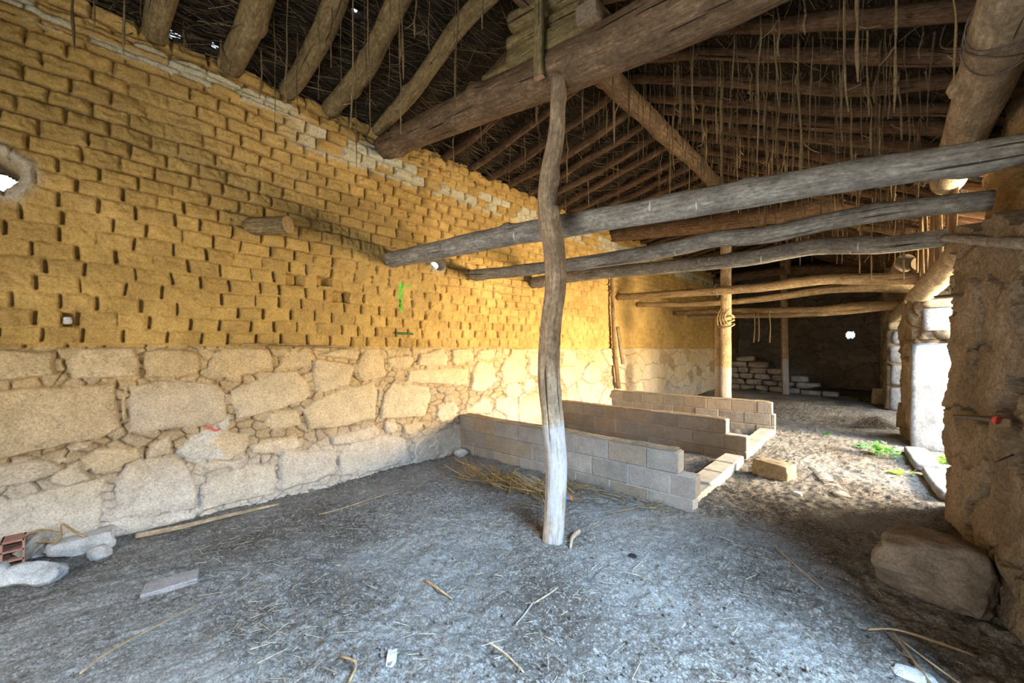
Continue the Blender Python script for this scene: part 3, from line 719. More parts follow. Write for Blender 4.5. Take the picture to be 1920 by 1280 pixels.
def thatch():
    rg = np.random.RandomState(3); n = 15000
    x = rg.uniform(-4.5, 0.6, n); y = 0.1 + 15.5 * rg.rand(n) ** 1.8
    L = rg.uniform(0.12, 0.55, n); a = rg.normal(0, 0.5, n)
    d = np.stack([np.sin(a), np.cos(a), rg.normal(-0.02, 0.10, n)], 1); d *= rg.choice([-1, 1], n)[:, None]
    br = (x > XR) & (rg.rand(n) < 0.55); d[br] = np.stack([rg.normal(0, 0.5, br.sum()), rg.normal(0, 0.5, br.sum()), -np.ones(br.sum())], 1); L[br] = rg.uniform(0.03, 0.12, br.sum())
    P = np.stack([x, y, zroof(x) + 0.075 - rg.rand(n) * 0.05], 1); Q = P + d * L[:, None]
    Q[:, 2] = np.where(br, Q[:, 2], np.minimum(Q[:, 2], zroof(Q[:, 0]) + 0.06))
    c = mixc((0.030, 0.020, 0.012), (0.24, 0.18, 0.10), rg.rand(n) ** 3.2)
    V, Fq, Cc = prisms(P, Q, rg.uniform(0.0018, 0.0042, n), c)
    o = obj('thatch_twigs', V, Fq, M_STRAW, colr=Cc, smooth=False); tag(o, 'dark brushwood and straw laid across the rafters as roof covering', 'thatch', kind='stuff')
thatch()
ORD = ['first', 'second', 'third', 'fourth', 'fifth', 'sixth', 'seventh', 'eighth', 'ninth', 'tenth', 'eleventh', 'twelfth', 'thirteenth', 'fourteenth', 'fifteenth', 'sixteenth', 'seventeenth', 'eighteenth', 'nineteenth', 'twentieth', 'twenty-first', 'twenty-second', 'twenty-third', 'twenty-fourth', 'twenty-fifth', 'twenty-sixth', 'twenty-seventh', 'twenty-eighth', 'twenty-ninth', 'thirtieth']
def rafters():
    # five stout ones on the left slope before the tie beam
    near = [((290, 55), 0.335, 0.085), ((430, 118), 0.84, 0.095), ((540, 158), 1.32, 0.085), ((620, 205), 1.73, 0.088), ((710, 240), 2.28, 0.075)]
    for k, (p, y, r) in enumerate(near):
        x0 = -4.34
        P = [(x0, y, 4.00), (-3.6, y + 0.03, float(zroof(-3.6)) - 0.03 * (k % 2)), (-2.8, y - 0.02, float(zroof(-2.8))), (-1.95, y + 0.02, ZR)]
        log('rafter', P, [r, r * 1.05, r, r * 0.9], [M_RAFT, M_ENDGREY], 'thick grey-brown pole rafter, %s from the left before the big tie beam' % ORD[k], 'rafter', 'stout rafters left of the near tie beam', seed=k + 10, knots=4, wob=0.03, n=14, seg=0.06)
    ys = [2.72] + [3.28 + 0.42 * k for k in range(28)]
    for k, y in enumerate(ys):
        r = 0.044 + 0.012 * (hsh(k, 3)); j = (float(hsh(k, 8)) - 0.5) * 0.1
        P = [(-4.36, y + j, 4.02), (-3.3, y + 0.03, float(zroof(-3.3)) - 0.01), (-2.0, y, ZR)]
        log('rafter', P, [r * 1.05, r, r * 0.85], [M_RAFTD, M_ENDGREY], 'thin pole rafter on the left slope, %s beyond the big tie beam' % ORD[k], 'rafter', 'thin rafters of the left slope', seed=k + 40, knots=3, wob=0.045, n=10, seg=0.09)
    ys = [1.45, 1.88, 2.32, 2.75, 3.18, 3.61, 3.99, 4.46, 4.80, 5.26, 5.69, 6.17] + [6.60 + 0.43 * k for k in range(19)]
    for k, y in enumerate(ys):
        r = 0.047 + 0.012 * float(hsh(k, 5)); j = (float(hsh(k, 9)) - 0.5) * 0.12
        P = [(-2.2, y, ZR + 0.02), (-1.0, y + j, float(zroof(-1.0)) - 0.02), (0.0, y - j * 0.5, float(zroof(0.0))), (0.95, y, float(zroof(0.95)))]
        w = 'before' if y < 2.5 else 'beyond'; q = (3 - k) - 1 if y < 2.5 else k - 3
        log('rafter', P, [r, r, r * 1.05, r], [M_RAFTD, M_ENDGREY], 'dark brown pole rafter on the right slope, %s %s the big tie beam' % (ORD[q], w), 'rafter', 'rafters of the right slope', seed=k + 90, knots=3, wob=0.05, n=10, seg=0.09)
rafters()
# ridge logs, tie beams
log('ridge_log', [(XR, -0.6, 4.30), (XR + 0.03, 3.0, 4.29), (XR - 0.02, 6.0, 4.30), (XR, 8.3, 4.29)], [0.11, 0.115, 0.11, 0.10], [M_BEAM, M_ENDGREY], 'round ridge log running back from the near tie beam to the sawn post', 'ridge beam', 'ridge logs', seed=7, knots=5, n=16, wob=0.03)
log('ridge_log', [(XR + 0.14, 7.75, 4.24), (XR, 11.0, 4.30), (XR, 15.2, 4.29)], [0.11, 0.10, 0.10], [M_BEAM, M_ENDGREY], 'farther ridge log between the two sawn posts', 'ridge beam', 'ridge logs', seed=8, knots=4, n=14, wob=0.04)
log('tie_beam', [at(722, 278, X=-4.34), at(880, 205, Y=2.44), at(1060, 130, Y=2.50), at(1330, 0, Y=2.50), (0.75, 2.5, 3.42)], [0.135, 0.155, 0.17, 0.18, 0.18], [M_BEAM, M_ENDGREY], 'massive nearest tie beam crossing under the roof, resting on the crooked post', 'tie beam', 'tie beams', seed=2, knots=6, n=20, seg=0.05, rough=0.05)
log('tie_beam', [at(1150, 440, X=-4.34), at(1360, 415, Y=7.85), at(1560, 380, Y=7.85), at(1745, 345, Y=7.85)], [0.16, 0.16, 0.15, 0.14], [M_BEAM, M_ENDGREY], 'reddish brown tie beam above the sawn post, second from the camera', 'tie beam', 'tie beams', seed=3, knots=5, n=16)
log('tie_beam', [(-4.34, 14.9, 3.78), at(1470, 508, Y=14.8), (0.15, 14.8, 3.62)], [0.15, 0.15, 0.14], [M_BEAM, M_ENDGREY], 'farthest tie beam in the dark end of the byre', 'tie beam', 'tie beams', seed=4, knots=5, n=14)
# packing on top of the near tie beam
def packing():
    Yp = 2.46; g = 'packing timbers stacked on the near tie beam'
    def bl(nm, a, b, w, t, label, seed, mat=M_PACK):
        V, Fc, mi, wc = plank(at(*a, Y=Yp), at(*b, Y=Yp), w, t, (0, 0, 1), seed)
        V = V + (0.006 * np.stack([fbm(V[:, 0] * 14, V[:, 1] * 14, V[:, 2] * 14, seed + k, 2) for k in range(3)], 1))
        return tag(obj(nm, V, Fc, [mat, M_ENDGREY], mi=mi, wc=wc), label, 'packing timber', g)
    bl('packing_board', (920, 158), (1110, 62), 0.055, 0.20, 'thin cracked board lying directly on the near tie beam', 1)
    bl('packing_block', (965, 122), (1112, 48), 0.17, 0.20, 'pale splintered block in the stack on the near tie beam', 2)
    log('packing_log', [at(958, 88, Y=Yp), at(1096, 17, Y=Yp)], [0.068, 0.07], [M_PACK, M_END], 'round short log above the splintered block on the tie beam', 'packing timber', g, seed=12, n=14, seg=0.04)
    log('packing_log', [at(962, 44, Y=Yp), at(1100, -27, Y=Yp)], [0.078, 0.08], [M_PACK, M_END], 'uppermost round short log under the ridge on the tie beam', 'packing timber', g, seed=13, n=14, seg=0.04)
    V, Fc, mi, wc = plank(at(1098, 22, Y=2.30), at(1098, 22, Y=2.30) + np.array([0.0, 0.34, 0.02]), 0.13, 0.16, (0, 0, 1), 5)
    tag(obj('squared_timber', V, Fc, [M_BOARD, M_ENDGREY], mi=mi, wc=wc), 'squared timber end poking out at the right of the packing stack', 'packing timber', g)
    p0 = at(1011, 146, Y=2.305); p1 = p0.copy(); p1[2] += 0.72
    V, Fc, mi, wc = plank(p0, p1, 0.075, 0.05, (1, 0.15, 0), 6)
    tag(obj('cleat_board', V, Fc, [M_PACK, M_REDBRICK], mi=mi, wc=wc), 'upright sawn batten nailed across the packing stack on the tie beam', 'batten')
packing()

# ------------------------------------------------------------------ posts
def crooked_post():
    Yp = 2.40
    pts = [(1036, 1012, 38), (1040, 960, 37), (1043, 880, 39), (1036, 790, 42), (1029, 700, 41), (1033, 610, 39), (1042, 530, 40), (1037, 455, 41), (1027, 395, 37), (1029, 330, 33), (1043, 250, 31), (1047, 160, 26)]
    P, R = [], []
    for i, (px, py, w) in enumerate(pts):
        p = at(px, py, Y=Yp); s = p[1] / ray(px, py)[1]; P.append(p); R.append(w * s / FPX / 2)
    P[0][2] = -0.06; P[-1][2] = 3.50
    V, Fc, mi, wc = tube(P, R, n=20, seg=0.04, rough=0.05, seed=31, knots=3)
    o = obj('crooked_post', V, Fc, [M_POST, M_ENDGREY], mi=mi, wc=wc)
    tag(o, 'crooked grey round post holding up the near tie beam', 'post')
    a = at(1030, 450, Y=Yp); b = at(1041, 386, Y=Yp)
    log('branch_stub', [a, (a + b) / 2, b], [0.06, 0.055, 0.035], [M_POST, M_ENDGREY], parent=o, seed=33, n=12, seg=0.03)
crooked_post()
def board_thing(name, p0, p1, w, t, wd, mats, label, cat, group=None, seed=0, parent=None, taper=1.0):
    V, Fc, mi, wc = plank(p0, p1, w, t, wd, seed, taper); o = obj(name, V, Fc, mats, parent, mi=mi, wc=wc)
    if label: tag(o, label, cat, group)
    return o
sawn = board_thing('sawn_post', (-2.17, 8.12, -0.05), (-2.17, 8.12, 4.2), 0.17, 0.14, (1, 0.4, 0), [M_SAWN, M_END], 'tall squared post with whitewashed foot behind the far block wall', 'post', seed=3)
board_thing('short_post', (-2.33, 8.2, -0.05), (-2.33, 8.2, 2.07), 0.10, 0.12, (1, 0.4, 0), [M_SAWN, M_END], 'shorter brown prop standing against the left of the squared post', 'post', seed=4)
q3 = at(1470, 739, Z=0.0)
board_thing('sawn_post', (q3[0] + 0.04, q3[1], -0.05), (q3[0] - 0.02, q3[1], 4.2), 0.17, 0.13, (1, 0.6, 0), [M_SAWN, M_END], 'slim squared post with whitewashed foot in front of the block stack', 'post', seed=6)
board_thing('strut_board', at(1352, 436, Y=7.75), at(1366, 392, Y=7.75), 0.11, 0.04, (1, 0, 0), [M_BOARD, M_END], 'short slanting board on the second tie beam beneath the ridge', 'strut', seed=7)
board_thing('strut_board', at(1476, 512, Y=14.6), at(1478, 480, Y=14.6), 0.16, 0.05, (1, 0, 0), [M_BOARD, M_END], 'short upright board on the farthest tie beam', 'strut', seed=8)

# ------------------------------------------------------------------ cross poles
def pole(pts, Ya, Yb, R, mat, label, seed, group='cross poles', extra=None, wob=0.0):
    x0, x1 = pts[0][0], pts[-1][0]; P = []
    L = [at(pts[0][0], pts[0][1], Y=Ya)[0], at(pts[-1][0], pts[-1][1], Y=Yb)[0]]
    for (px, py) in pts:
        # Y changes evenly with X from wall to wall
        d = ray(px, py); k = (Yb - Ya) / (L[1] - L[0]); s = (Ya - k * L[0]) / (d[1] - k * d[0]); P.append(np.array([0, 0, CAMH]) + d * s)
    if extra is not None: P.append(np.asarray(extra, float))
    R = np.interp(np.linspace(0, 1, len(P)), np.linspace(0, 1, len(R)), R)
    return log('cross_pole', P, R, [mat, M_ENDGREY], label, 'pole', group, seed=seed, knots=5, n=16, seg=0.05, rough=0.06, wob=wob)
pole([(728, 488), (800, 474), (900, 452), (1040, 427), (1200, 399), (1400, 364), (1600, 329), (1800, 300), (1925, 279)], 2.45, 3.02, [0.095, 0.10, 0.088, 0.072], M_GREY, 'thickest grey cross pole, nearest the camera, passing behind the crooked post', 51)
pole([(885, 515), (960, 509), (1100, 492), (1250, 468), (1340, 449), (1440, 440), (1560, 414), (1700, 392), (1862, 375)], 3.72, 3.92, [0.075, 0.075, 0.07, 0.062], M_GREY, 'wavy grey cross pole, second from the camera', 52)
pole([(998, 530), (1100, 515), (1250, 500), (1400, 485), (1530, 462), (1650, 460), (1775, 445)], 5.07, 5.16, [0.09, 0.085, 0.085, 0.075], M_GREY, 'grey cross pole with a dark underside, third from the camera', 53)
pole([(1158, 557), (1240, 552), (1350, 545), (1450, 536), (1540, 524), (1620, 523), (1722, 522)], 7.95, 8.0, [0.07, 0.075, 0.085, 0.085], M_TAN, 'tan cross pole lashed to the squared post, uppermost of the far three', 54)
pole([(1195, 571), (1300, 570), (1400, 563), (1480, 553), (1560, 542), (1640, 539), (1720, 540)], 8.9, 8.9, [0.055, 0.06, 0.07, 0.075], M_TAN, 'brown cross pole between the uppermost and lowest of the far three', 55)
pole([(1268, 587), (1350, 583), (1450, 582), (1540, 580), (1600, 574), (1686, 572)], 11.2, 11.2, [0.07, 0.075, 0.08, 0.10], M_TAN, 'pale tan cross pole, lowest and farthest but one', 56)
pole([(1290, 594), (1400, 592), (1500, 590), (1590, 584), (1660, 577)], 11.2, 11.2, [0.05, 0.055, 0.06, 0.05], M_TAN, 'thin tan pole hanging just under the lowest far cross pole', 57)
# log stub in the left wall
stub = log('log_stub', [at(470, 425, X=-4.36), at(505, 423, X=-4.16), at(540, 421, X=-4.02)], [0.085, 0.083, 0.08], [M_RAFT, M_END], 'sawn log stub sticking out of the adobe wall', 'log', seed=58, n=16, seg=0.03, rough=0.03)
q = at(540, 421, X=-4.02); qd = (q - at(505, 423, X=-4.16)); qd /= np.linalg.norm(qd)
log('cut_face', [q, q + qd * 0.008], [0.081, 0.079], [M_END, M_END], parent=stub, seed=59, n=16, seg=0.008, rough=0.02)['label'] = 'pale sawn end'

# ------------------------------------------------------------------ right-hand timber
log('wall_plate_log', [(0.50, 1.2, 3.06), (0.44, 3.0, 3.03), (0.43, 4.3, 3.02), (0.42, 5.45, 3.0)], [0.14, 0.135, 0.125, 0.12], [M_PEEL, M_END], 'thick pale peeled log under the right eave, bound with wire', 'wall plate', seed=61, knots=4, n=20, seg=0.05, rough=0.06)
log('lintel_log', [(0.56, 5.0, 2.36), (0.49, 6.5, 2.31), (0.37, 8.75, 2.24)], [0.125, 0.13, 0.14], [M_PEEL, M_END], 'pale peeled log spanning the near doorway', 'lintel', seed=62, knots=3, n=18, seg=0.05)
log('lintel_log', [(0.34, 8.95, 2.20), (0.22, 11.0, 2.15), (0.12, 12.9, 2.15)], [0.11, 0.11, 0.11], [M_PEEL, M_END], 'pale log spanning the far doorway', 'lintel', seed=63, knots=3, n=14, seg=0.08)
a = at(1697, 492, Y=8.9); log('wall_plate_log', [a, a + np.array([-0.12, 4.2, 0.1])], [0.135, 0.13], [M_PEEL, M_ENDGREY], 'log end facing the camera above the far doorway, left of two', 'wall plate', 'log ends above the far doorway', seed=64, n=16)
a = at(1727, 494, Y=8.7); log('wall_plate_log', [a, a + np.array([-0.1, 1.8, 0.1])], [0.11, 0.11], [M_BEAM, M_ENDGREY], 'darker log end facing the camera above the far doorway, right of two', 'wall plate', 'log ends above the far doorway', seed=65, n=16)
log('thin_pole', [at(1772, 446, Y=4.75), at(1850, 452, X=0.45), at(1945, 457, X=0.47)], [0.032, 0.03, 0.03], [M_GREY, M_ENDGREY], 'thin grey pole lying along the face of the right stone wall', 'pole', seed=66, n=12)
def wire():
    mb = MB(); rng = random.Random(4)
    for k in range(4):
        P = []; y0 = 3.02 + 0.05 * k + rng.uniform(-.03, .03); t0 = rng.random() * 6
        for j in range(25):
            a = j * 2 * math.pi / 22; P.append((0.44 + 0.150 * math.cos(a), y0 + 0.05 * math.sin(a * 2 + t0) + 0.03 * math.sin(a + t0), 3.03 + 0.150 * math.sin(a)))
        mb.add(*tube(P, 0.004, n=5, seg=0.03, rough=0)[:2])
    V, Fc, _, wc = tube([(0.30, 3.1, 3.0), (0.22, 3.2, 3.12), (0.28, 3.25, 3.35)], 0.004, n=5, seg=0.03, rough=0); mb.add(V, Fc)
    tag(mb.build('wire_binding', M_WIRE), 'twisted rusty wire wound round the thick peeled log', 'wire')
wire()
def over_door():
    rng = random.Random(9); y = 5.35; k = 0
    while y < 8.6:
        w = rng.uniform(0.13, 0.24); x = 0.46 - 0.035 * (y - 5.3) + rng.uniform(-.02, .02)
        if not 5.9 < y < 6.12:
            board_thing('upright_board', (x, y + w / 2, 2.42 - rng.random() * 0.08), (x + rng.uniform(-.03, .03), y + w / 2 + rng.uniform(-.03, .03), 3.22), w * 0.95, 0.03, (0, 1, 0), [M_BOARD, M_END], 'weathered upright board above the near doorway, %s from the near jamb' % ORD[k], 'board', 'upright boards above the near doorway', seed=70 + k); k += 1
        y += w + rng.choice([0.0, 0.005, 0.03])
over_door()

# ------------------------------------------------------------------ block partitions
def blocks(name, A, B, th, courses, label, seed, z0=-0.07, bh=0.195, bl=0.40, cap=None):
    """low wall of hollow concrete blocks from A to B; courses give where each course ends (metres from A)"""
    A, B = np.array(A, float), np.array(B, float); D = B - A; L = np.linalg.norm(D); D = D / L
    ang = math.atan2(D[1], D[0]); rot = Matrix.Rotation(ang, 4, 'Z'); N = np.array([-D[1], D[0]])
    mb = MB(); rng = random.Random(seed); fl = []
    ztop = z0 + bh * len(courses)
    for c, (off, end) in enumerate(courses):
        x = -off
        while x < end - 0.02:
            x0, x1 = max(x, 0), min(x + bl, end)
            if x1 - x0 > 0.03:
                ln = x1 - x0 - 0.008; m = A + D * (x0 + x1) / 2
                V, Fc = boxv((0, 0, 0), ln, th, bh - 0.007, 0.007)
                j = rng.uniform(-0.006, 0.006)
                R3_ = np.array(rot.to_3x3())
                V = V @ R3_.T + np.array([m[0] + N[0] * j, m[1] + N[1] * j, z0 + bh * c + bh / 2])
                g = rng.uniform(0.85, 1.12); col = np.array([0.30, 0.262, 0.222]) * g
                if rng.random() < 0.3: col = np.array([0.33, 0.26, 0.19]) * g
                mb.add(V, Fc, col=np.append(col, 0.35))
            x += bl
    # mortar core
    for c, (off, end) in enumerate(courses):
        m = A + D * (end - 0.012) / 2; V, Fc = boxv((0, 0, 0), end - 0.03, th - 0.016, bh, 0.004)
        V = V @ np.array(rot.to_3x3()).T + np.array([m[0], m[1], z0 + bh * c + bh / 2]); mb.add(V, Fc, col=(0.40, 0.38, 0.35, 0.2))
    o = mb.build(name, M_BLOCK, smooth=False)
    tag(o, label, 'low wall', 'concrete block stall walls')
    if cap:
        n = int(cap[1] / 0.03); s = np.linspace(cap[0], cap[1], n); q = np.linspace(-1, 1, 8); ss, qq = np.meshgrid(s, q, indexing='ij')
        z = ztop + 0.004 + 0.016 * (1 - qq ** 4) * np.clip(0.6 + fbm(ss * 3, qq * 1.5, 0, seed, 3), 0.0, 1.6)
        V = np.stack([A[0] + D[0] * ss + N[0] * qq * th * 0.5, A[1] + D[1] * ss + N[1] * qq * th * 0.5, z], -1).reshape(-1, 3)
        colr = np.tile([0.42, 0.33, 0.22, 0.0], (len(V), 1)) * (0.8 + 0.3 * hsh(np.arange(len(V)), np.arange(len(V))))[:, None]
        obj('mortar_cap', V, grid_faces(n, 8), M_EARTH, o, colr=colr)
    return o
w1 = blocks('block_wall', (XL - 0.02, 3.58), (-1.20, 3.66), 0.16, [(0.1, 3.12), (0.3, 3.12), (0.12, 2.98)], 'nearest low concrete block wall, its end beside the crooked post', 1, cap=(0.0, 2.95))
w2 = blocks('block_wall', (XL - 0.02, 5.84), (-1.28, 5.88), 0.16, [(0.3, 3.02), (0.05, 3.02), (0.25, 2.78)], 'middle low concrete block wall with a stepped end', 2, z0=-0.095, cap=(0.0, 2.76))
w3 = blocks('block_wall', (XL - 0.02, 7.72), (-1.32, 7.92), 0.16, [(0.1, 2.98), (0.28, 2.98), (0.08, 2.94)], 'farthest low concrete block wall in front of the squared post', 3, z0=-0.06, cap=(0.0, 2.9))
def kerb():
    y = 3.80; k = 0; rng = random.Random(5); lab = ['half-buried kerb slab beside the end of the nearest block wall']
    ys = [(3.80, 4.24), (4.25, 4.70), (4.71, 5.16), (5.17, 5.62), (6.02, 6.70), (6.71, 7.30), (7.31, 7.80)]
    for k, (a, b) in enumerate(ys):
        x = -1.38 - 0.02 * (a - 4); V, Fc = boxv((x, (a + b) / 2, 0.025 - 0.02 * (k == 0)), 0.22, b - a, 0.13, 0.012, Matrix.Rotation(0.03 + rng.uniform(-.02, .02), 4, 'Z') if False else None)
        o = obj('kerb_slab', V, Fc, M_BLOCK, colr=np.tile([0.46, 0.43, 0.38, 0.3], (len(V), 1)), smooth=False)
        w = 'between the near and middle block walls, %s from the camera' % ORD[k] if k < 4 else 'between the middle and far block walls, %s from the camera' % ORD[k - 4]
        tag(o, 'flat concrete kerb slab ' + w, 'kerb slab', 'concrete kerb slabs')
kerb()

# ------------------------------------------------------------------ stones lying about
def stone(name, px, py, size, mat, label, cat='stone', seed=0, group=None, dz=0.0, xy=None, **kw):
    p = at(px, py, Z=0.0) if xy is None else np.array([xy[0], xy[1], 0.0])
    V, Fc = rock((p[0], p[1], zfl(p[0], p[1]) - 0.02 + dz), size, seed, **kw)
    return tag(obj(name, V, Fc, mat), label, cat, group)
stone('boulder', 0, 0, (0.56, 0.52, 0.40), M_DARKROCK, 'big dusty boulder on the floor against the right stone wall', seed=14, xy=(0.22, 3.42), sub=5, box=0.5, amp=0.10, rz=-0.3, cuts=6)
stone('squared_stone', 0, 0, (0.46, 0.27, 0.21), M_TANROCK, 'squared tan stone on the floor beside the kerb', seed=15, xy=(-0.93, 5.30), sub=5, box=0.82, amp=0.05, rz=-0.25, cuts=2)
stone('threshold_stone', 0, 0, (0.26, 1.25, 0.13), M_GRANITE, 'pale granite threshold stone of the near doorway, half nearer the camera', 'threshold', seed=16, xy=(0.44, 5.95), sub=4, box=0.8, amp=0.08, rz=0.07, cuts=0, group='threshold stones')
stone('threshold_stone', 0, 0, (0.26, 1.3, 0.13), M_GRANITE, 'pale granite threshold stone of the near doorway, half beside the upright slab', 'threshold', seed=17, xy=(0.33, 7.25), sub=4, box=0.8, amp=0.08, rz=0.07, cuts=0, group='threshold stones')
q = at(1652, 757, Z=0.0)
stone('leaning_stone', 0, 0, (0.40, 0.22, 0.48), M_TANROCK, 'flat stone stood on edge by the far doorway jamb', seed=18, xy=(q[0], q[1] - 0.2), box=0.88, amp=0.05, rz=0.2, tilt=(-0.15, 0.08), cuts=1)
stone('round_stone', 0, 0, (0.30, 0.24, 0.16), M_GREYROCK, 'pale rounded stone on the floor in the left corner of the picture', seed=19, xy=tuple(at(62, 1088, Z=0.0)[:2]), box=0.3, amp=0.16, rz=0.7, cuts=7)
stone('wedge_stone', 0, 0, (0.15, 0.13, 0.09), M_GREYROCK, 'small grey wedge stone leaning at the foot of the left wall', seed=20, xy=tuple(at(187, 1036, Z=0.0)[:2]), box=0.4, rz=0.5, cuts=6)
stone('foot_stone', 0, 0, (0.20, 0.38, 0.15), M_GREYROCK, 'long bluish stone along the foot of the left wall under the straw', seed=21, xy=(-4.22, -0.06), box=0.75, amp=0.12, cuts=4)
stone('chip_stone', 0, 0, (0.05, 0.10, 0.05), M_GREYROCK, 'small pale stone alone on the floor at the bottom of the picture', seed=22, xy=tuple(at(734, 1235, Z=0.0)[:2]), box=0.6, rz=0.9, cuts=4)
stone('flat_stone', 0, 0, (0.16, 0.09, 0.045), M_GREYROCK, 'flat pale stone in the dirt in the bottom right corner', seed=23, xy=tuple(at(1716, 1262, Z=0.0)[:2]), box=0.5, rz=0.1, cuts=4)
stone('corner_rubble', 0, 0, (0.20, 0.16, 0.12), M_GREYROCK, 'pale rubble lump where the nearest block wall meets the left wall', seed=24, xy=(-4.16, 3.40), box=0.3, cuts=5)
stone('left_edge_stone', 0, 0, (0.16, 0.14, 0.17), M_GREYROCK, 'pale stone cut off by the left edge of the picture', seed=25, xy=tuple(at(-12, 1100, Z=0.0)[:2]), box=0.4, cuts=4)
stone('dirt_lump', 0, 0, (0.13, 0.11, 0.06), M_GREYROCK, 'grey clod on the floor between the squared stone and the boulder', 'clod', seed=26, xy=tuple(at(1490, 930, Z=0.0)[:2]), cuts=4)
# flat tile
p = at(322, 1088, Z=0.0); V, Fc = boxv((p[0], p[1], zfl(p[0], p[1]) + 0.012), 0.15, 0.27, 0.035, 0.006, Matrix.Rotation(-0.22, 4, 'Z') @ Matrix.Rotation(0.06, 4, 'X'))
tag(obj('flat_brick', V, Fc, M_BLOCK, colr=np.tile([0.29, 0.265, 0.255, 0.4], (len(V), 1)), smooth=False), 'flat dusty brick lying on the floor near the left wall', 'brick')
def hollow_brick():
    c = at(26, 1060, Z=0.0); o = empty('hollow_brick', (c[0], c[1], zfl(c[0], c[1])), 'broken red hollow brick standing in the left corner behind a pale stone', 'brick', rz=0.0)
    mb = MB(); x, y, z = c[0], c[1], zfl(c[0], c[1])
    for k in range(4): mb.add(*boxv((x, y, z + 0.012 + k * 0.062), 0.14, 0.10, 0.014, 0.002), col=(0.42, 0.22, 0.16, 0.2))
    for s in (-1, 1): mb.add(*boxv((x, y + s * 0.046, z + 0.105), 0.14, 0.012, 0.20, 0.002), col=(0.44, 0.25, 0.18, 0.2))
    mb.add(*boxv((x - 0.05, y, z + 0.105), 0.03, 0.09, 0.19, 0.002), col=(0.25, 0.14, 0.10, 0.2))
    mb.build('clay_body', M_BLOCK, o, smooth=False)
hollow_brick()
board_thing('grey_board', at(36, 1045, X=-4.18), at(82, 1005, X=-4.22), 0.09, 0.03, (0, 0, 1), [M_GREY, M_END], 'short grey board leaning in the left corner by the hollow brick', 'board', seed=91)
# far stack of blocks
def stack():
    base = at(1372, 729, Z=0.0); rng = random.Random(12); s0 = base[1] / ray(1372, 729)[1]
    rows = [(1372, 1545, 0), (1372, 1522, 1), (1372, 1512, 2), (1372, 1478, 3), (1372, 1440, 4), (1378, 1420, 5)]
    names = ['bottom', 'second', 'third', 'fourth', 'fifth', 'top']
    x0 = base[0]; yb = base[1]; h = 0.205
    lens = [[0.38, 0.44, 0.40, 0.42, 0.45, 0.55, 0.42], [0.48, 0.52, 0.44, 0.48, 0.66], [0.32, 0.46, 0.54, 0.44, 0.56], [0.34, 0.32, 0.56, 0.52], [0.56, 0.64], [0.56]]
    for r, ls in enumerate(lens):
        x = x0 - 0.10 + (0.22 if r == 5 else 0.0) + rng.uniform(-0.05, 0.05)
        if r == 5: ls = [0.6]
        for k, l in enumerate(ls):
            hh = h * (0.82 if (r == 0 and k > 4) else 1.0)
            V, Fc = rock((x + l / 2, yb + 0.12 + rng.uniform(-.03, .03) + (x - x0) * -0.12, zfl(x, yb) - 0.02 + r * (h - 0.008)), (l * 1.07, 0.36, hh * 1.04), 200 + r * 10 + k, 3, 0.82, 0.07, rng.uniform(-.06, .02), cuts=2)
            tag(obj('building_block', V, Fc, M_BLOCKSTONE), 'rough grey block, %s from left in the %s course of the far stack' % (ORD[k], names[r]), 'block', 'stacked blocks at the far end'); x += l
stack()

# ------------------------------------------------------------------ poles and bits on the left wall
log('leaning_pole', [at(1160, 728, X=-4.20), at(1152, 640, X=-4.22), at(1146, 490, X=-4.26)], [0.05, 0.045, 0.035], [M_BOARD, M_END], 'thin brown pole leaning upright against the left wall by the far block wall', 'pole', seed=101, knots=3)
board_thing('leaning_board', at(1168, 682, X=-4.12), at(1158, 612, X=-4.20), 0.11, 0.03, (0, 1, 0), [M_BOARD, M_END], 'short sawn board leaning against the left wall beside the thin pole', 'board', seed=102)
log('cane', [at(456, 645, X=-4.25), at(560, 647, X=-4.255), at(660, 651, X=-4.25)], [0.012, 0.011, 0.009], [M_TAN, M_END], 'long thin cane lying on the ledge above the stone footing', 'cane', seed=103, n=8, rough=0.03)
log('green_peg', [at(742, 624, X=-4.30), at(775, 626, X=-4.22)], [0.014, 0.013], [M_GREEN, M_GREEN], 'short dark green peg stuck in the adobe wall', 'peg', seed=104, n=8, seg=0.02)
V, Fc = rock(at(127, 608, X=-4.33), (0.05, 0.05, 0.06), 3, 3); tag(obj('wedge_pebble', V, Fc, M_GREYROCK), 'pale pebble wedged in an open joint of the adobe wall', 'pebble')
log('long_stick', [at(256, 1004, Z=0.02), at(330, 990, Z=0.03), at(420, 968, Z=0.02), at(522, 945, Z=0.02)], [0.022, 0.020, 0.018, 0.012], [M_PEEL, M_END], 'long pale stick lying along the foot of the left wall', 'stick', seed=105, n=10, seg=0.04)
# iron in the right wall
def iron_pin():
    a, b = at(1790, 780, X=0.36), at(1866, 787, X=0.42)
    o = empty('iron_pin', tuple(b), 'rusty iron pin with a red collar driven into the right stone wall', 'iron pin')
    log('shaft', [a, (a + b) / 2 + np.array([0, 0, 0.004]), b], [0.010, 0.012, 0.016], [M_IRON, M_IRON], parent=o, seed=3, n=10, seg=0.03, rough=0.03)
    c = at(1863, 786, X=0.415); d = at(1872, 788, X=0.43)
    r = log('collar', [c, d], [0.022, 0.024], [M_RED, M_RED], parent=o, seed=4, n=14, seg=0.01, rough=0.02); r['label'] = 'red painted collar'
    V, Fc = boxv(at(1882, 792, X=0.455), 0.05, 0.035, 0.05, 0.006); obj('socket_block', V, Fc, M_BOARD, o, smooth=False)
iron_pin()
log('iron_bar', [at(1757, 556, X=0.33), at(1802, 553, X=0.40)], [0.020, 0.022], [M_IRON, M_IRON], 'flat dark bar sticking out of the right wall at the near jamb', 'iron bar', seed=5, n=8, seg=0.05, squash=(0.6, 1.2))
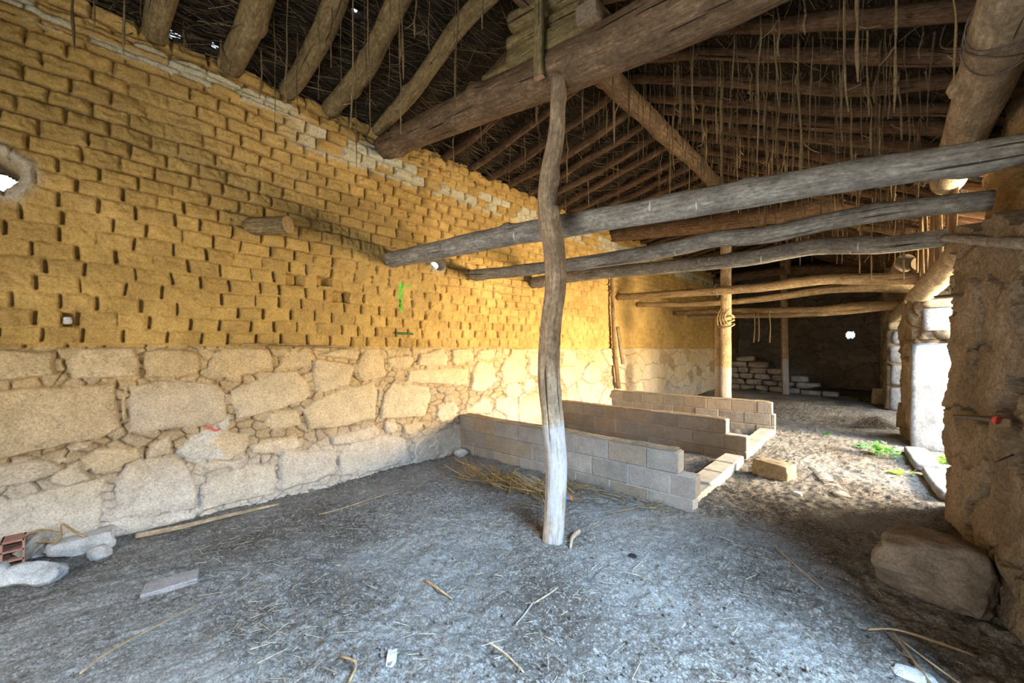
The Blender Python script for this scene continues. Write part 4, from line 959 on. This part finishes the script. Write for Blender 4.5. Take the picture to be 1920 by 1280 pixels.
log('dark_peg', [at(1866, 866, X=0.40), at(1900, 852, X=0.47)], [0.0035, 0.004], [M_IRON, M_IRON], 'thin dark peg in the right stone wall below the iron pin', 'peg', seed=6, n=8, seg=0.04)
# rope and hanging cords by the sawn post
def rope_knot():
    mb = MB(); c = np.array([-2.17, 8.12, at(1357, 600, Y=8.1)[2]])
    for k in range(5):
        P = [(c[0] + 0.13 * math.cos(a) * (1 + 0.1 * math.sin(3 * a + k)), c[1] + 0.12 * math.sin(a), c[2] + 0.05 * (k - 2) + 0.05 * math.sin(a + k)) for a in np.linspace(0, 6.3, 20)]
        mb.add(*tube(P, 0.014, n=6, seg=0.05, rough=0.1, seed=k)[:2])
    for k in range(4):
        mb.add(*tube([c + np.array([0.06 * k - 0.1, -0.13, -0.1]), c + np.array([0.04 * k - 0.1, -0.16, 0.05]), c + np.array([0.05 * k - 0.05, -0.13, 0.2])], 0.013, n=6, seg=0.05, seed=k + 8)[:2])
    tag(mb.build('rope_lashing', M_ROPE), 'knotted rope lashed round the squared post under the poles', 'rope')
    for k, (px, y1) in enumerate(((1414, 642), (1421, 640), (1442, 642))):
        a, b = at(px, 584, Y=11.12), at(px + (1 if k else -1), y1, Y=11.12)
        log('frayed_rope', [a, (a + b) / 2 + np.array([0.02, 0, 0]), b], [0.014, 0.012, 0.016], [M_ROPE, M_ROPE], 'frayed cord hanging from the lowest far pole, %s from left' % ORD[k], 'cord', 'frayed cords hanging from the lowest far pole', seed=k + 3, n=6, seg=0.08)
rope_knot()
def wire_loops():
    c = at(1345, 545, Y=7.96)
    P = [(c[0] + 0.02 * math.sin(2 * a), c[1] + 0.11 * math.cos(a), c[2] + 0.12 * math.sin(a)) for a in np.linspace(0, 6.2, 18)]
    V, Fc, mi, wc = tube(P, 0.008, n=5, seg=0.04); tag(obj('wire_loop', V, Fc, M_WIRE), 'wire loop tying the uppermost far pole to the squared post', 'wire')
wire_loops()

# ------------------------------------------------------------------ litter on the floor
def fl(px, py, dz=0.012):
    p = at(px, py, Z=0.0); p[2] = zfl(p[0], p[1]) + dz; return p
def stalk(name, pts, r, label, col=M_TAN, cat='straw', seed=0, group=None):
    log(name, [fl(*q) for q in pts], r if not np.isscalar(r) else [r] * len(pts), [col, col], label, cat, group, seed=seed, n=6, seg=0.03, rough=0.05)
stalk('straw_stalk', [(1628, 1180, 0.02), (1680, 1190, 0.05), (1760, 1212, 0.04), (1832, 1229, 0.02)], [0.005, 0.0045, 0.009, 0.003], 'long yellow straw stalk with seed head on the floor at bottom right', seed=1)
stalk('dark_twig', [(1672, 1185, 0.03), (1700, 1225, 0.02), (1745, 1282, 0.02)], [0.006, 0.007, 0.005], 'dark bent twig beside the yellow stalk at bottom right', M_BOARD, 'twig', 2)
stalk('pale_twig', [(1690, 1205, 0.03), (1740, 1240, 0.02), (1800, 1282, 0.02)], [0.004, 0.005, 0.004], 'pale thin twig crossing the dark twig at bottom right', M_PEEL, 'twig', 3)
stalk('straw_stalk', [(798, 1088, 0.02), (820, 1105, 0.03), (848, 1119, 0.015)], [0.008, 0.009, 0.004], 'short thick yellow stalk lying alone in the middle foreground', seed=4)
stalk('straw_stalk', [(640, 1235, 0.02), (668, 1252, 0.03), (655, 1282, 0.02)], [0.006, 0.006, 0.005], 'curled yellow stalk at the bottom edge of the picture', seed=5)
stalk('straw_stalk', [(598, 962, 0.012), (660, 948, 0.02), (755, 915, 0.015)], [0.005, 0.006, 0.003], 'long yellow straw on the floor in the middle left', seed=6)
stalk('thin_twig', [(150, 1262, 0.02), (215, 1215, 0.02), (370, 1130, 0.02)], [0.004, 0.006, 0.003], 'long thin tan twig lying in the left foreground', M_TAN, 'twig', 7)
stalk('thin_twig', [(915, 1205, 0.02), (950, 1228, 0.02), (982, 1262, 0.02)], [0.005, 0.005, 0.004], 'grey curved twig near the bottom centre', M_PEEL, 'twig', 8)
stalk('thin_twig', [(1000, 1130, 0.02), (1030, 1112, 0.02), (1046, 1100, 0.02)], [0.005, 0.005, 0.004], 'pale grey twig in the foreground below the crooked post', M_PEEL, 'twig', 9)
stalk('thin_twig', [(968, 1168, 0.02), (985, 1148, 0.02), (1000, 1130, 0.03)], [0.004, 0.005, 0.004], 'dark grey twig in the foreground under the pale one', M_GREY, 'twig', 10)
stalk('straw_stalk', [(1135, 968, 0.02), (1190, 962, 0.03), (1244, 952, 0.03)], [0.005, 0.005, 0.004], 'brown stem lying along the foot of the nearest block wall', M_BOARD, seed=11)
stalk('pale_root', [(1070, 1026, 0.012), (1073, 1012, 0.03), (1086, 1000, 0.03)], [0.010, 0.016, 0.020], 'whitish knobbly root piece on the floor right of the crooked post', M_PEEL, 'root', 12)
stalk('straw_stalk', [(1455, 1030, 0.02), (1495, 1065, 0.03), (1545, 1105, 0.02)], [0.004, 0.004, 0.003], 'thin yellow straw in the middle of the right floor', seed=13)
board_thing('buried_board', fl(1528, 878, -0.012), fl(1583, 936, -0.012), 0.13, 0.03, (1, 0, 0), [M_GREY, M_END], 'weathered board half sunk in the floor beyond the boulder', 'board', seed=95)
def corner_straw():
    def W(px, py): return at(px, py, X=-4.17)
    for k, (pts, l) in enumerate((([(38, 1008), (75, 993), (113, 997)], 'bent flat yellow straw blade above the hollow brick'), ([(70, 1016), (110, 1012), (115, 982)], 'folded yellow straw blade in the left corner'), ([(118, 982), (150, 1002), (182, 1016)], 'slanting yellow straw blade against the lowest left stone'), ([(86, 1032), (110, 1012), (114, 998)], 'short yellow straw blade rising behind the pale rounded stone'))):
        log('straw_stalk', [W(*q) for q in pts], [0.007, 0.008, 0.004], [M_TAN, M_TAN], l, 'straw', 'straw blades in the left corner', seed=20 + k, n=6, seg=0.02, squash=(1, 0.4))
corner_straw()
def can():
    c = fl(1062, 938, 0.0); o = empty('drink_can', tuple(c), 'small coloured can lying behind the foot of the crooked post', 'can')
    A = np.array([0.8, 0.6, 0.0]); mb = []
    for nm, s, e, m in (('can_body', -0.05, 0.03, plain('can_blue', (0.15, 0.25, 0.5), 0.3)), ('can_top', 0.03, 0.055, plain('can_orange', (0.75, 0.22, 0.05), 0.3))):
        V, Fc, mi, wc = tube([c + A * s + [0, 0, 0.03], c + A * e + [0, 0, 0.03]], [0.028, 0.026], n=14, seg=0.02, rough=0); obj(nm, V, Fc, [m, m], o, mi=mi, wc=wc)
can()
V, Fc = rock(fl(1186, 1042, -0.005), (0.07, 0.035, 0.02), 31, 3); tag(obj('black_scrap', V, Fc, M_BLACK), 'small black scrap on the floor in front of the nearest block wall', 'scrap')
def straw_stuff():
    rg = np.random.RandomState(8); P, Q, R, Cc = [], [], [], []
    def put(x, y, L, a, tilt, dz, r, c):
        z = zfl(x, y) + dz; P.append((x, y, z)); Q.append((x + L * math.cos(a), y + L * math.sin(a), max(zfl(x + L * math.cos(a), y + L * math.sin(a)) + 0.018, z + L * tilt))); R.append(r); Cc.append(c)
    for _ in range(420):                      # heap by the block wall
        t = rg.rand(); p = at(880 + 180 * t, 888 + 50 * t, Z=0.0); x, y = p[0] + rg.normal(0, 0.10), min(p[1] + rg.normal(0, 0.10), 3.46)
        put(x, y, rg.uniform(0.1, 0.35), rg.uniform(-0.7, 0.7) + (math.pi if rg.rand() < .5 else 0) - 0.4, rg.uniform(-0.05, 0.25), 0.03 + 0.07 * rg.rand(), rg.uniform(0.002, 0.0045), mixc((0.55, 0.38, 0.14), (0.25, 0.17, 0.08), rg.rand()))
    for _ in range(160):
        x = rg.uniform(-2.6, -1.3); put(x, 3.48 - abs(rg.normal(0, 0.12)), rg.uniform(0.05, 0.2), rg.uniform(0, 6.28), 0.05, 0.03, 0.0026, mixc((0.38, 0.28, 0.14), (0.2, 0.15, 0.09), rg.rand()))
    heap = prisms(np.array(P), np.array(Q), np.array(R), np.array(Cc))
    o = obj('straw_heap', heap[0], heap[1], M_STRAW, colr=heap[2], smooth=False); tag(o, 'heap of loose yellow straw at the foot of the nearest block wall', 'straw', kind='stuff')
    P, Q, R, Cc = [], [], [], []
    for _ in range(2600):
        y = 0.5 + 9 * rg.rand() ** 1.6; x = rg.uniform(-4.1, 0.3)
        put(x, y, rg.uniform(0.02, 0.13), rg.uniform(0, 6.28), rg.uniform(-.02, 0.1), 0.022, rg.uniform(0.0009, 0.0022), mixc((0.50, 0.42, 0.28), (0.14, 0.11, 0.08), rg.rand()))
    a = prisms(np.array(P), np.array(Q), np.array(R), np.array(Cc))
    o = obj('straw_litter', a[0], a[1], M_STRAW, colr=a[2], smooth=False); tag(o, 'scattered bits of straw and stem all over the dirt floor', 'litter', kind='stuff')
    V0, F0 = ico(1); Vs, Fs = [], []; n = 0
    for _ in range(9000):
        y = 0.45 + 7 * rg.rand() ** 1.8; x = rg.uniform(-4.15, 0.35); s = 0.002 + 0.007 * rg.rand() ** 3
        v = V0 * (s * rg.uniform(0.7, 1.3, 3)) * (1 + 0.25 * rg.normal(size=(len(V0), 1))); v = v + [x, y, zfl(x, y) + 0.012]
        Vs.append(v); Fs.append(np.array(F0) + n); n += len(v)
    o = obj('dung_crumbs', np.vstack(Vs), np.vstack(Fs), M_DIRT, smooth=True); tag(o, 'crumbs of dry dung and grit covering the dirt floor', 'crumbs', kind='stuff')
straw_stuff()
def brush():
    c = fl(1640, 800, 0.0); rg = np.random.RandomState(5); mb = MB()
    for _ in range(70):
        a = rg.uniform(0, 6.28); r = rg.uniform(0.1, 0.35); h = rg.uniform(0.03, 0.22)
        p0 = c + [r * math.cos(a), r * 0.8 * math.sin(a), 0.01]; p2 = c + [-r * math.cos(a + rg.normal(0, .5)), -r * 0.8 * math.sin(a), 0.02]; p1 = (p0 + p2) / 2 + [rg.normal(0, .06), rg.normal(0, .06), h]
        mb.add(*tube([p0, p1, p2], 0.003, n=4, seg=0.06, rough=0)[:2], col=tuple(mixc((0.30, 0.27, 0.22), (0.16, 0.13, 0.10), rg.rand())))
    tag(mb.build('dry_brush', M_STRAW), 'tangle of dry grey brush on the floor at the pier', 'brushwood')
brush()

# ------------------------------------------------------------------ weeds
def weed(px, py, h, w, n, label, seed, c1=(0.10, 0.30, 0.06), c2=(0.22, 0.48, 0.12), group='weeds by the doorways', xy=None):
    b = fl(px, py, 0.0) if xy is None else np.array([xy[0], xy[1], zfl(*xy)])
    o = empty('weed', tuple(b), label, 'weed', group); rng = np.random.RandomState(seed); st, lf = MB(), MB()
    for s in range(max(3, n // 9)):
        a = rng.uniform(0, 6.28); r = w * rng.rand() ** 0.6; hh = h * rng.uniform(0.45, 1.0) * (1 - 0.5 * r / (w + 1e-6))
        p0 = b + [r * 0.6 * math.cos(a), r * 0.6 * math.sin(a), -0.01]; p2 = b + [r * math.cos(a), r * math.sin(a), hh]; p1 = (p0 + p2) / 2 + [0, 0, hh * 0.1]
        st.add(*tube([p0, p1, p2], 0.003, n=4, seg=0.04, rough=0)[:2], col=(0.16, 0.30, 0.10))
        for k in range(9):
            t = rng.uniform(0.25, 1.0); c = p0 * (1 - t) ** 2 + p1 * 2 * t * (1 - t) + p2 * t * t
            la = rng.uniform(0, 6.28); L = rng.uniform(0.05, 0.10) * (0.6 + h); d = np.array([math.cos(la), math.sin(la), rng.uniform(-0.2, 0.6)]); q = np.array([-math.sin(la), math.cos(la), 0.0]) * L * 0.33
            e = c + d * L; m1 = c + d * L * 0.45 + [0, 0, L * 0.10]
            V = np.array([c, m1 + q, m1 - [0, 0, L * 0.05], m1 - q, e])
            lf.add(V, [(0, 2, 1), (0, 3, 2), (1, 2, 4), (2, 3, 4)], col=tuple(mixc(c1, c2, rng.rand())))
    st.build('stems', M_LEAF, o); lf.build('leaves', M_LEAF, o, smooth=False)
weed(1662, 856, 0.30, 0.20, 110, 'tallest bushy weed on the floor at the foot of the upright slab', 1)
weed(1625, 838, 0.07, 0.22, 80, 'low creeping weed just left of the tallest weed', 2, (0.12, 0.34, 0.14), (0.25, 0.5, 0.25))
weed(1692, 892, 0.07, 0.13, 60, 'small yellow-green weed on the near doorway floor before the threshold', 3, (0.25, 0.42, 0.05), (0.45, 0.6, 0.12))
weed(1610, 752, 0.16, 0.30, 120, 'low leafy weed in front of the stone stood on edge', 4)
weed(1565, 766, 0.06, 0.2, 50, 'flat bright weed patch on the far floor', 5, (0.2, 0.42, 0.06), (0.36, 0.56, 0.14))
weed(1662, 758, 0.08, 0.1, 40, 'tiny weed at the right of the stone stood on edge', 6)
for k, (x, y, h) in enumerate(((0.60, 5.75, 0.14), (0.60, 6.45, 0.16), (0.58, 7.3, 0.16))):
    weed(0, 0, h, 0.16, 110, 'green weed clump outside the threshold of the near doorway, %s from the camera' % ORD[k], 10 + k, (0.22, 0.45, 0.05), (0.42, 0.66, 0.14), xy=(x, y))
weed(1548, 815, 0.10, 0.05, 30, 'single small green sprout in the middle of the far floor', 7)

# ------------------------------------------------------------------ dusty strands hanging from the roof
def strand_mesh(seed, L, thick):
    rg = np.random.RandomState(seed); mb = MB(); n = 7
    P = np.zeros((n, 3)); P[:, 2] = -np.linspace(0, 1, n) * L; P[1:, :2] = np.cumsum(rg.normal(0, 0.0055, (n - 1, 2)), 0)
    R = thick * np.array([1.0, 0.7, 1.0, 0.6, 0.9, 1.1, 0.5]) * rg.uniform(0.7, 1.3, n)
    c = mixc((0.26, 0.185, 0.095), (0.12, 0.082, 0.042), rg.rand())
    mb.add(*tube(P, R, n=5, seg=0.05, rough=0.35, seed=seed)[:2], col=tuple(c))
    for k in range(rg.randint(1, 4)):
        t = rg.randint(1, n - 1); a = P[t]; b = a + [rg.normal(0, 0.05), rg.normal(0, 0.05), rg.uniform(-0.16, 0.10)]
        mb.add(*tube([a, (a + b) / 2 + [0.01, 0, -0.01], b], thick * 0.5, n=4, seg=0.05, rough=0.3, seed=seed + k)[:2], col=tuple(c))
    V = np.vstack(mb.V)
    return mesh_of('strand', V, mb.F, [M_STRAW], colr=np.vstack(mb.C))
SM = [strand_mesh(300 + k, 1.0, 0.0032 + 0.0022 * (k % 3)) for k in range(8)] + [strand_mesh(320 + k, 1.0, 0.0065 + 0.003 * (k % 2)) for k in range(4)]
def strand(x, y, L, k, label, group):
    o = bpy.data.objects.new('hanging_strand', SM[k]); COL.objects.link(o)
    o.location = (x, y, float(zroof(x)) + 0.05); w = 0.75 + 0.5 * float(hsh(int(x * 997), int(y * 991), k)); o.scale = (w, w, L); o.rotation_euler = (0, 0, float(hsh(int(x * 913), int(y * 917))) * 6.28)
    tag(o, label, 'dusty strand', group)
def strands():
    rng = random.Random(17)
    G1 = 'long strands hanging before the near tie beam'; G2 = 'strands hanging from the left slope beyond the near tie beam'; G3 = 'strands hanging from the right slope'
    near = [(135, 88, .5), (170, 50, .55), (235, 105, .8), (262, 40, .7), (343, 95, .7), (415, 30, .8), (432, 40, 1.0), (487, 188, 1.0), (512, 242, 1.0), (540, 195, 1.05), (558, 192, 1.2), (596, 185, 1.25), (622, 130, 1.3), (662, 240, 1.4), (686, 165, 1.4), (690, 110, 1.5), (728, 165, 1.5), (745, 130, 1.5), (756, 145, 1.6), (802, 95, 1.6), (860, 200, 1.9), (752, 250, 1.9), (668, 395, 1.55), (690, 240, 1.6), (640, 225, 1.3), (780, 70, 1.8), (905, 60, 2.0), (850, 90, 1.9)]
    for i, (px, y1, Y) in enumerate(near):
        b = at(px, y1, Y=Y)
        if px < 330: b = at(px, y1, X=-3.85 + 0.002 * (px % 60))
        elif b[0] < -4.15: b = at(px, y1, X=-4.12)
        L = max(0.25, float(zroof(b[0])) + 0.05 - b[2]); strand(b[0], b[1], min(L, 1.25), i % 8 if i % 5 else 8 + i % 4, 'long dusty strand hanging from the left slope before the near tie beam', G1)
    for i in range(70):
        y = 2.9 + 9 * rng.random() ** 1.3; x = rng.uniform(-4.1, -2.25); strand(x, y, rng.uniform(0.15, 0.7), rng.randrange(8), 'dusty strand hanging from the left slope beyond the near tie beam', G2)
    for i in range(198):
        y = 2.8 + 7.5 * rng.random() ** 1.35; x = rng.uniform(-2.0, 0.25); L = rng.uniform(0.3, 0.8) if rng.random() < 0.75 else rng.uniform(0.8, 1.2)
        strand(x, y, L, rng.randrange(8) if rng.random() < 0.66 else 8 + rng.randrange(4), 'dusty strand hanging from the right slope beyond the near tie beam', G3)
strands()
def strand_rest():
    rg = np.random.RandomState(44); P, Q, R, Cc = [], [], [], []
    for _ in range(330):
        y = 3.2 + 8.5 * rg.rand() ** 1.2; x = rg.uniform(-2.0, 0.25) if rg.rand() < 0.8 else rg.uniform(-4.0, -2.2); L = rg.uniform(0.2, 0.7)
        p = np.array([x, y, float(zroof(x)) + 0.05]); c = mixc((0.24, 0.17, 0.09), (0.10, 0.07, 0.036), rg.rand()); n = 4; r0 = rg.uniform(0.002, 0.006)
        for k in range(n):
            q = p + [rg.normal(0, 0.008), rg.normal(0, 0.008), -L / n]; P.append(p); Q.append(q); R.append(r0 * rg.uniform(0.6, 1.4)); Cc.append(c); p = q
    a = prisms(np.array(P), np.array(Q), np.array(R), np.array(Cc))
    o = obj('thin_hanging_strands', a[0], a[1], M_STRAW, colr=a[2], smooth=False); tag(o, 'countless finer dusty strands hanging between the longer ones under the roof', 'dusty strand', kind='stuff')
strand_rest()
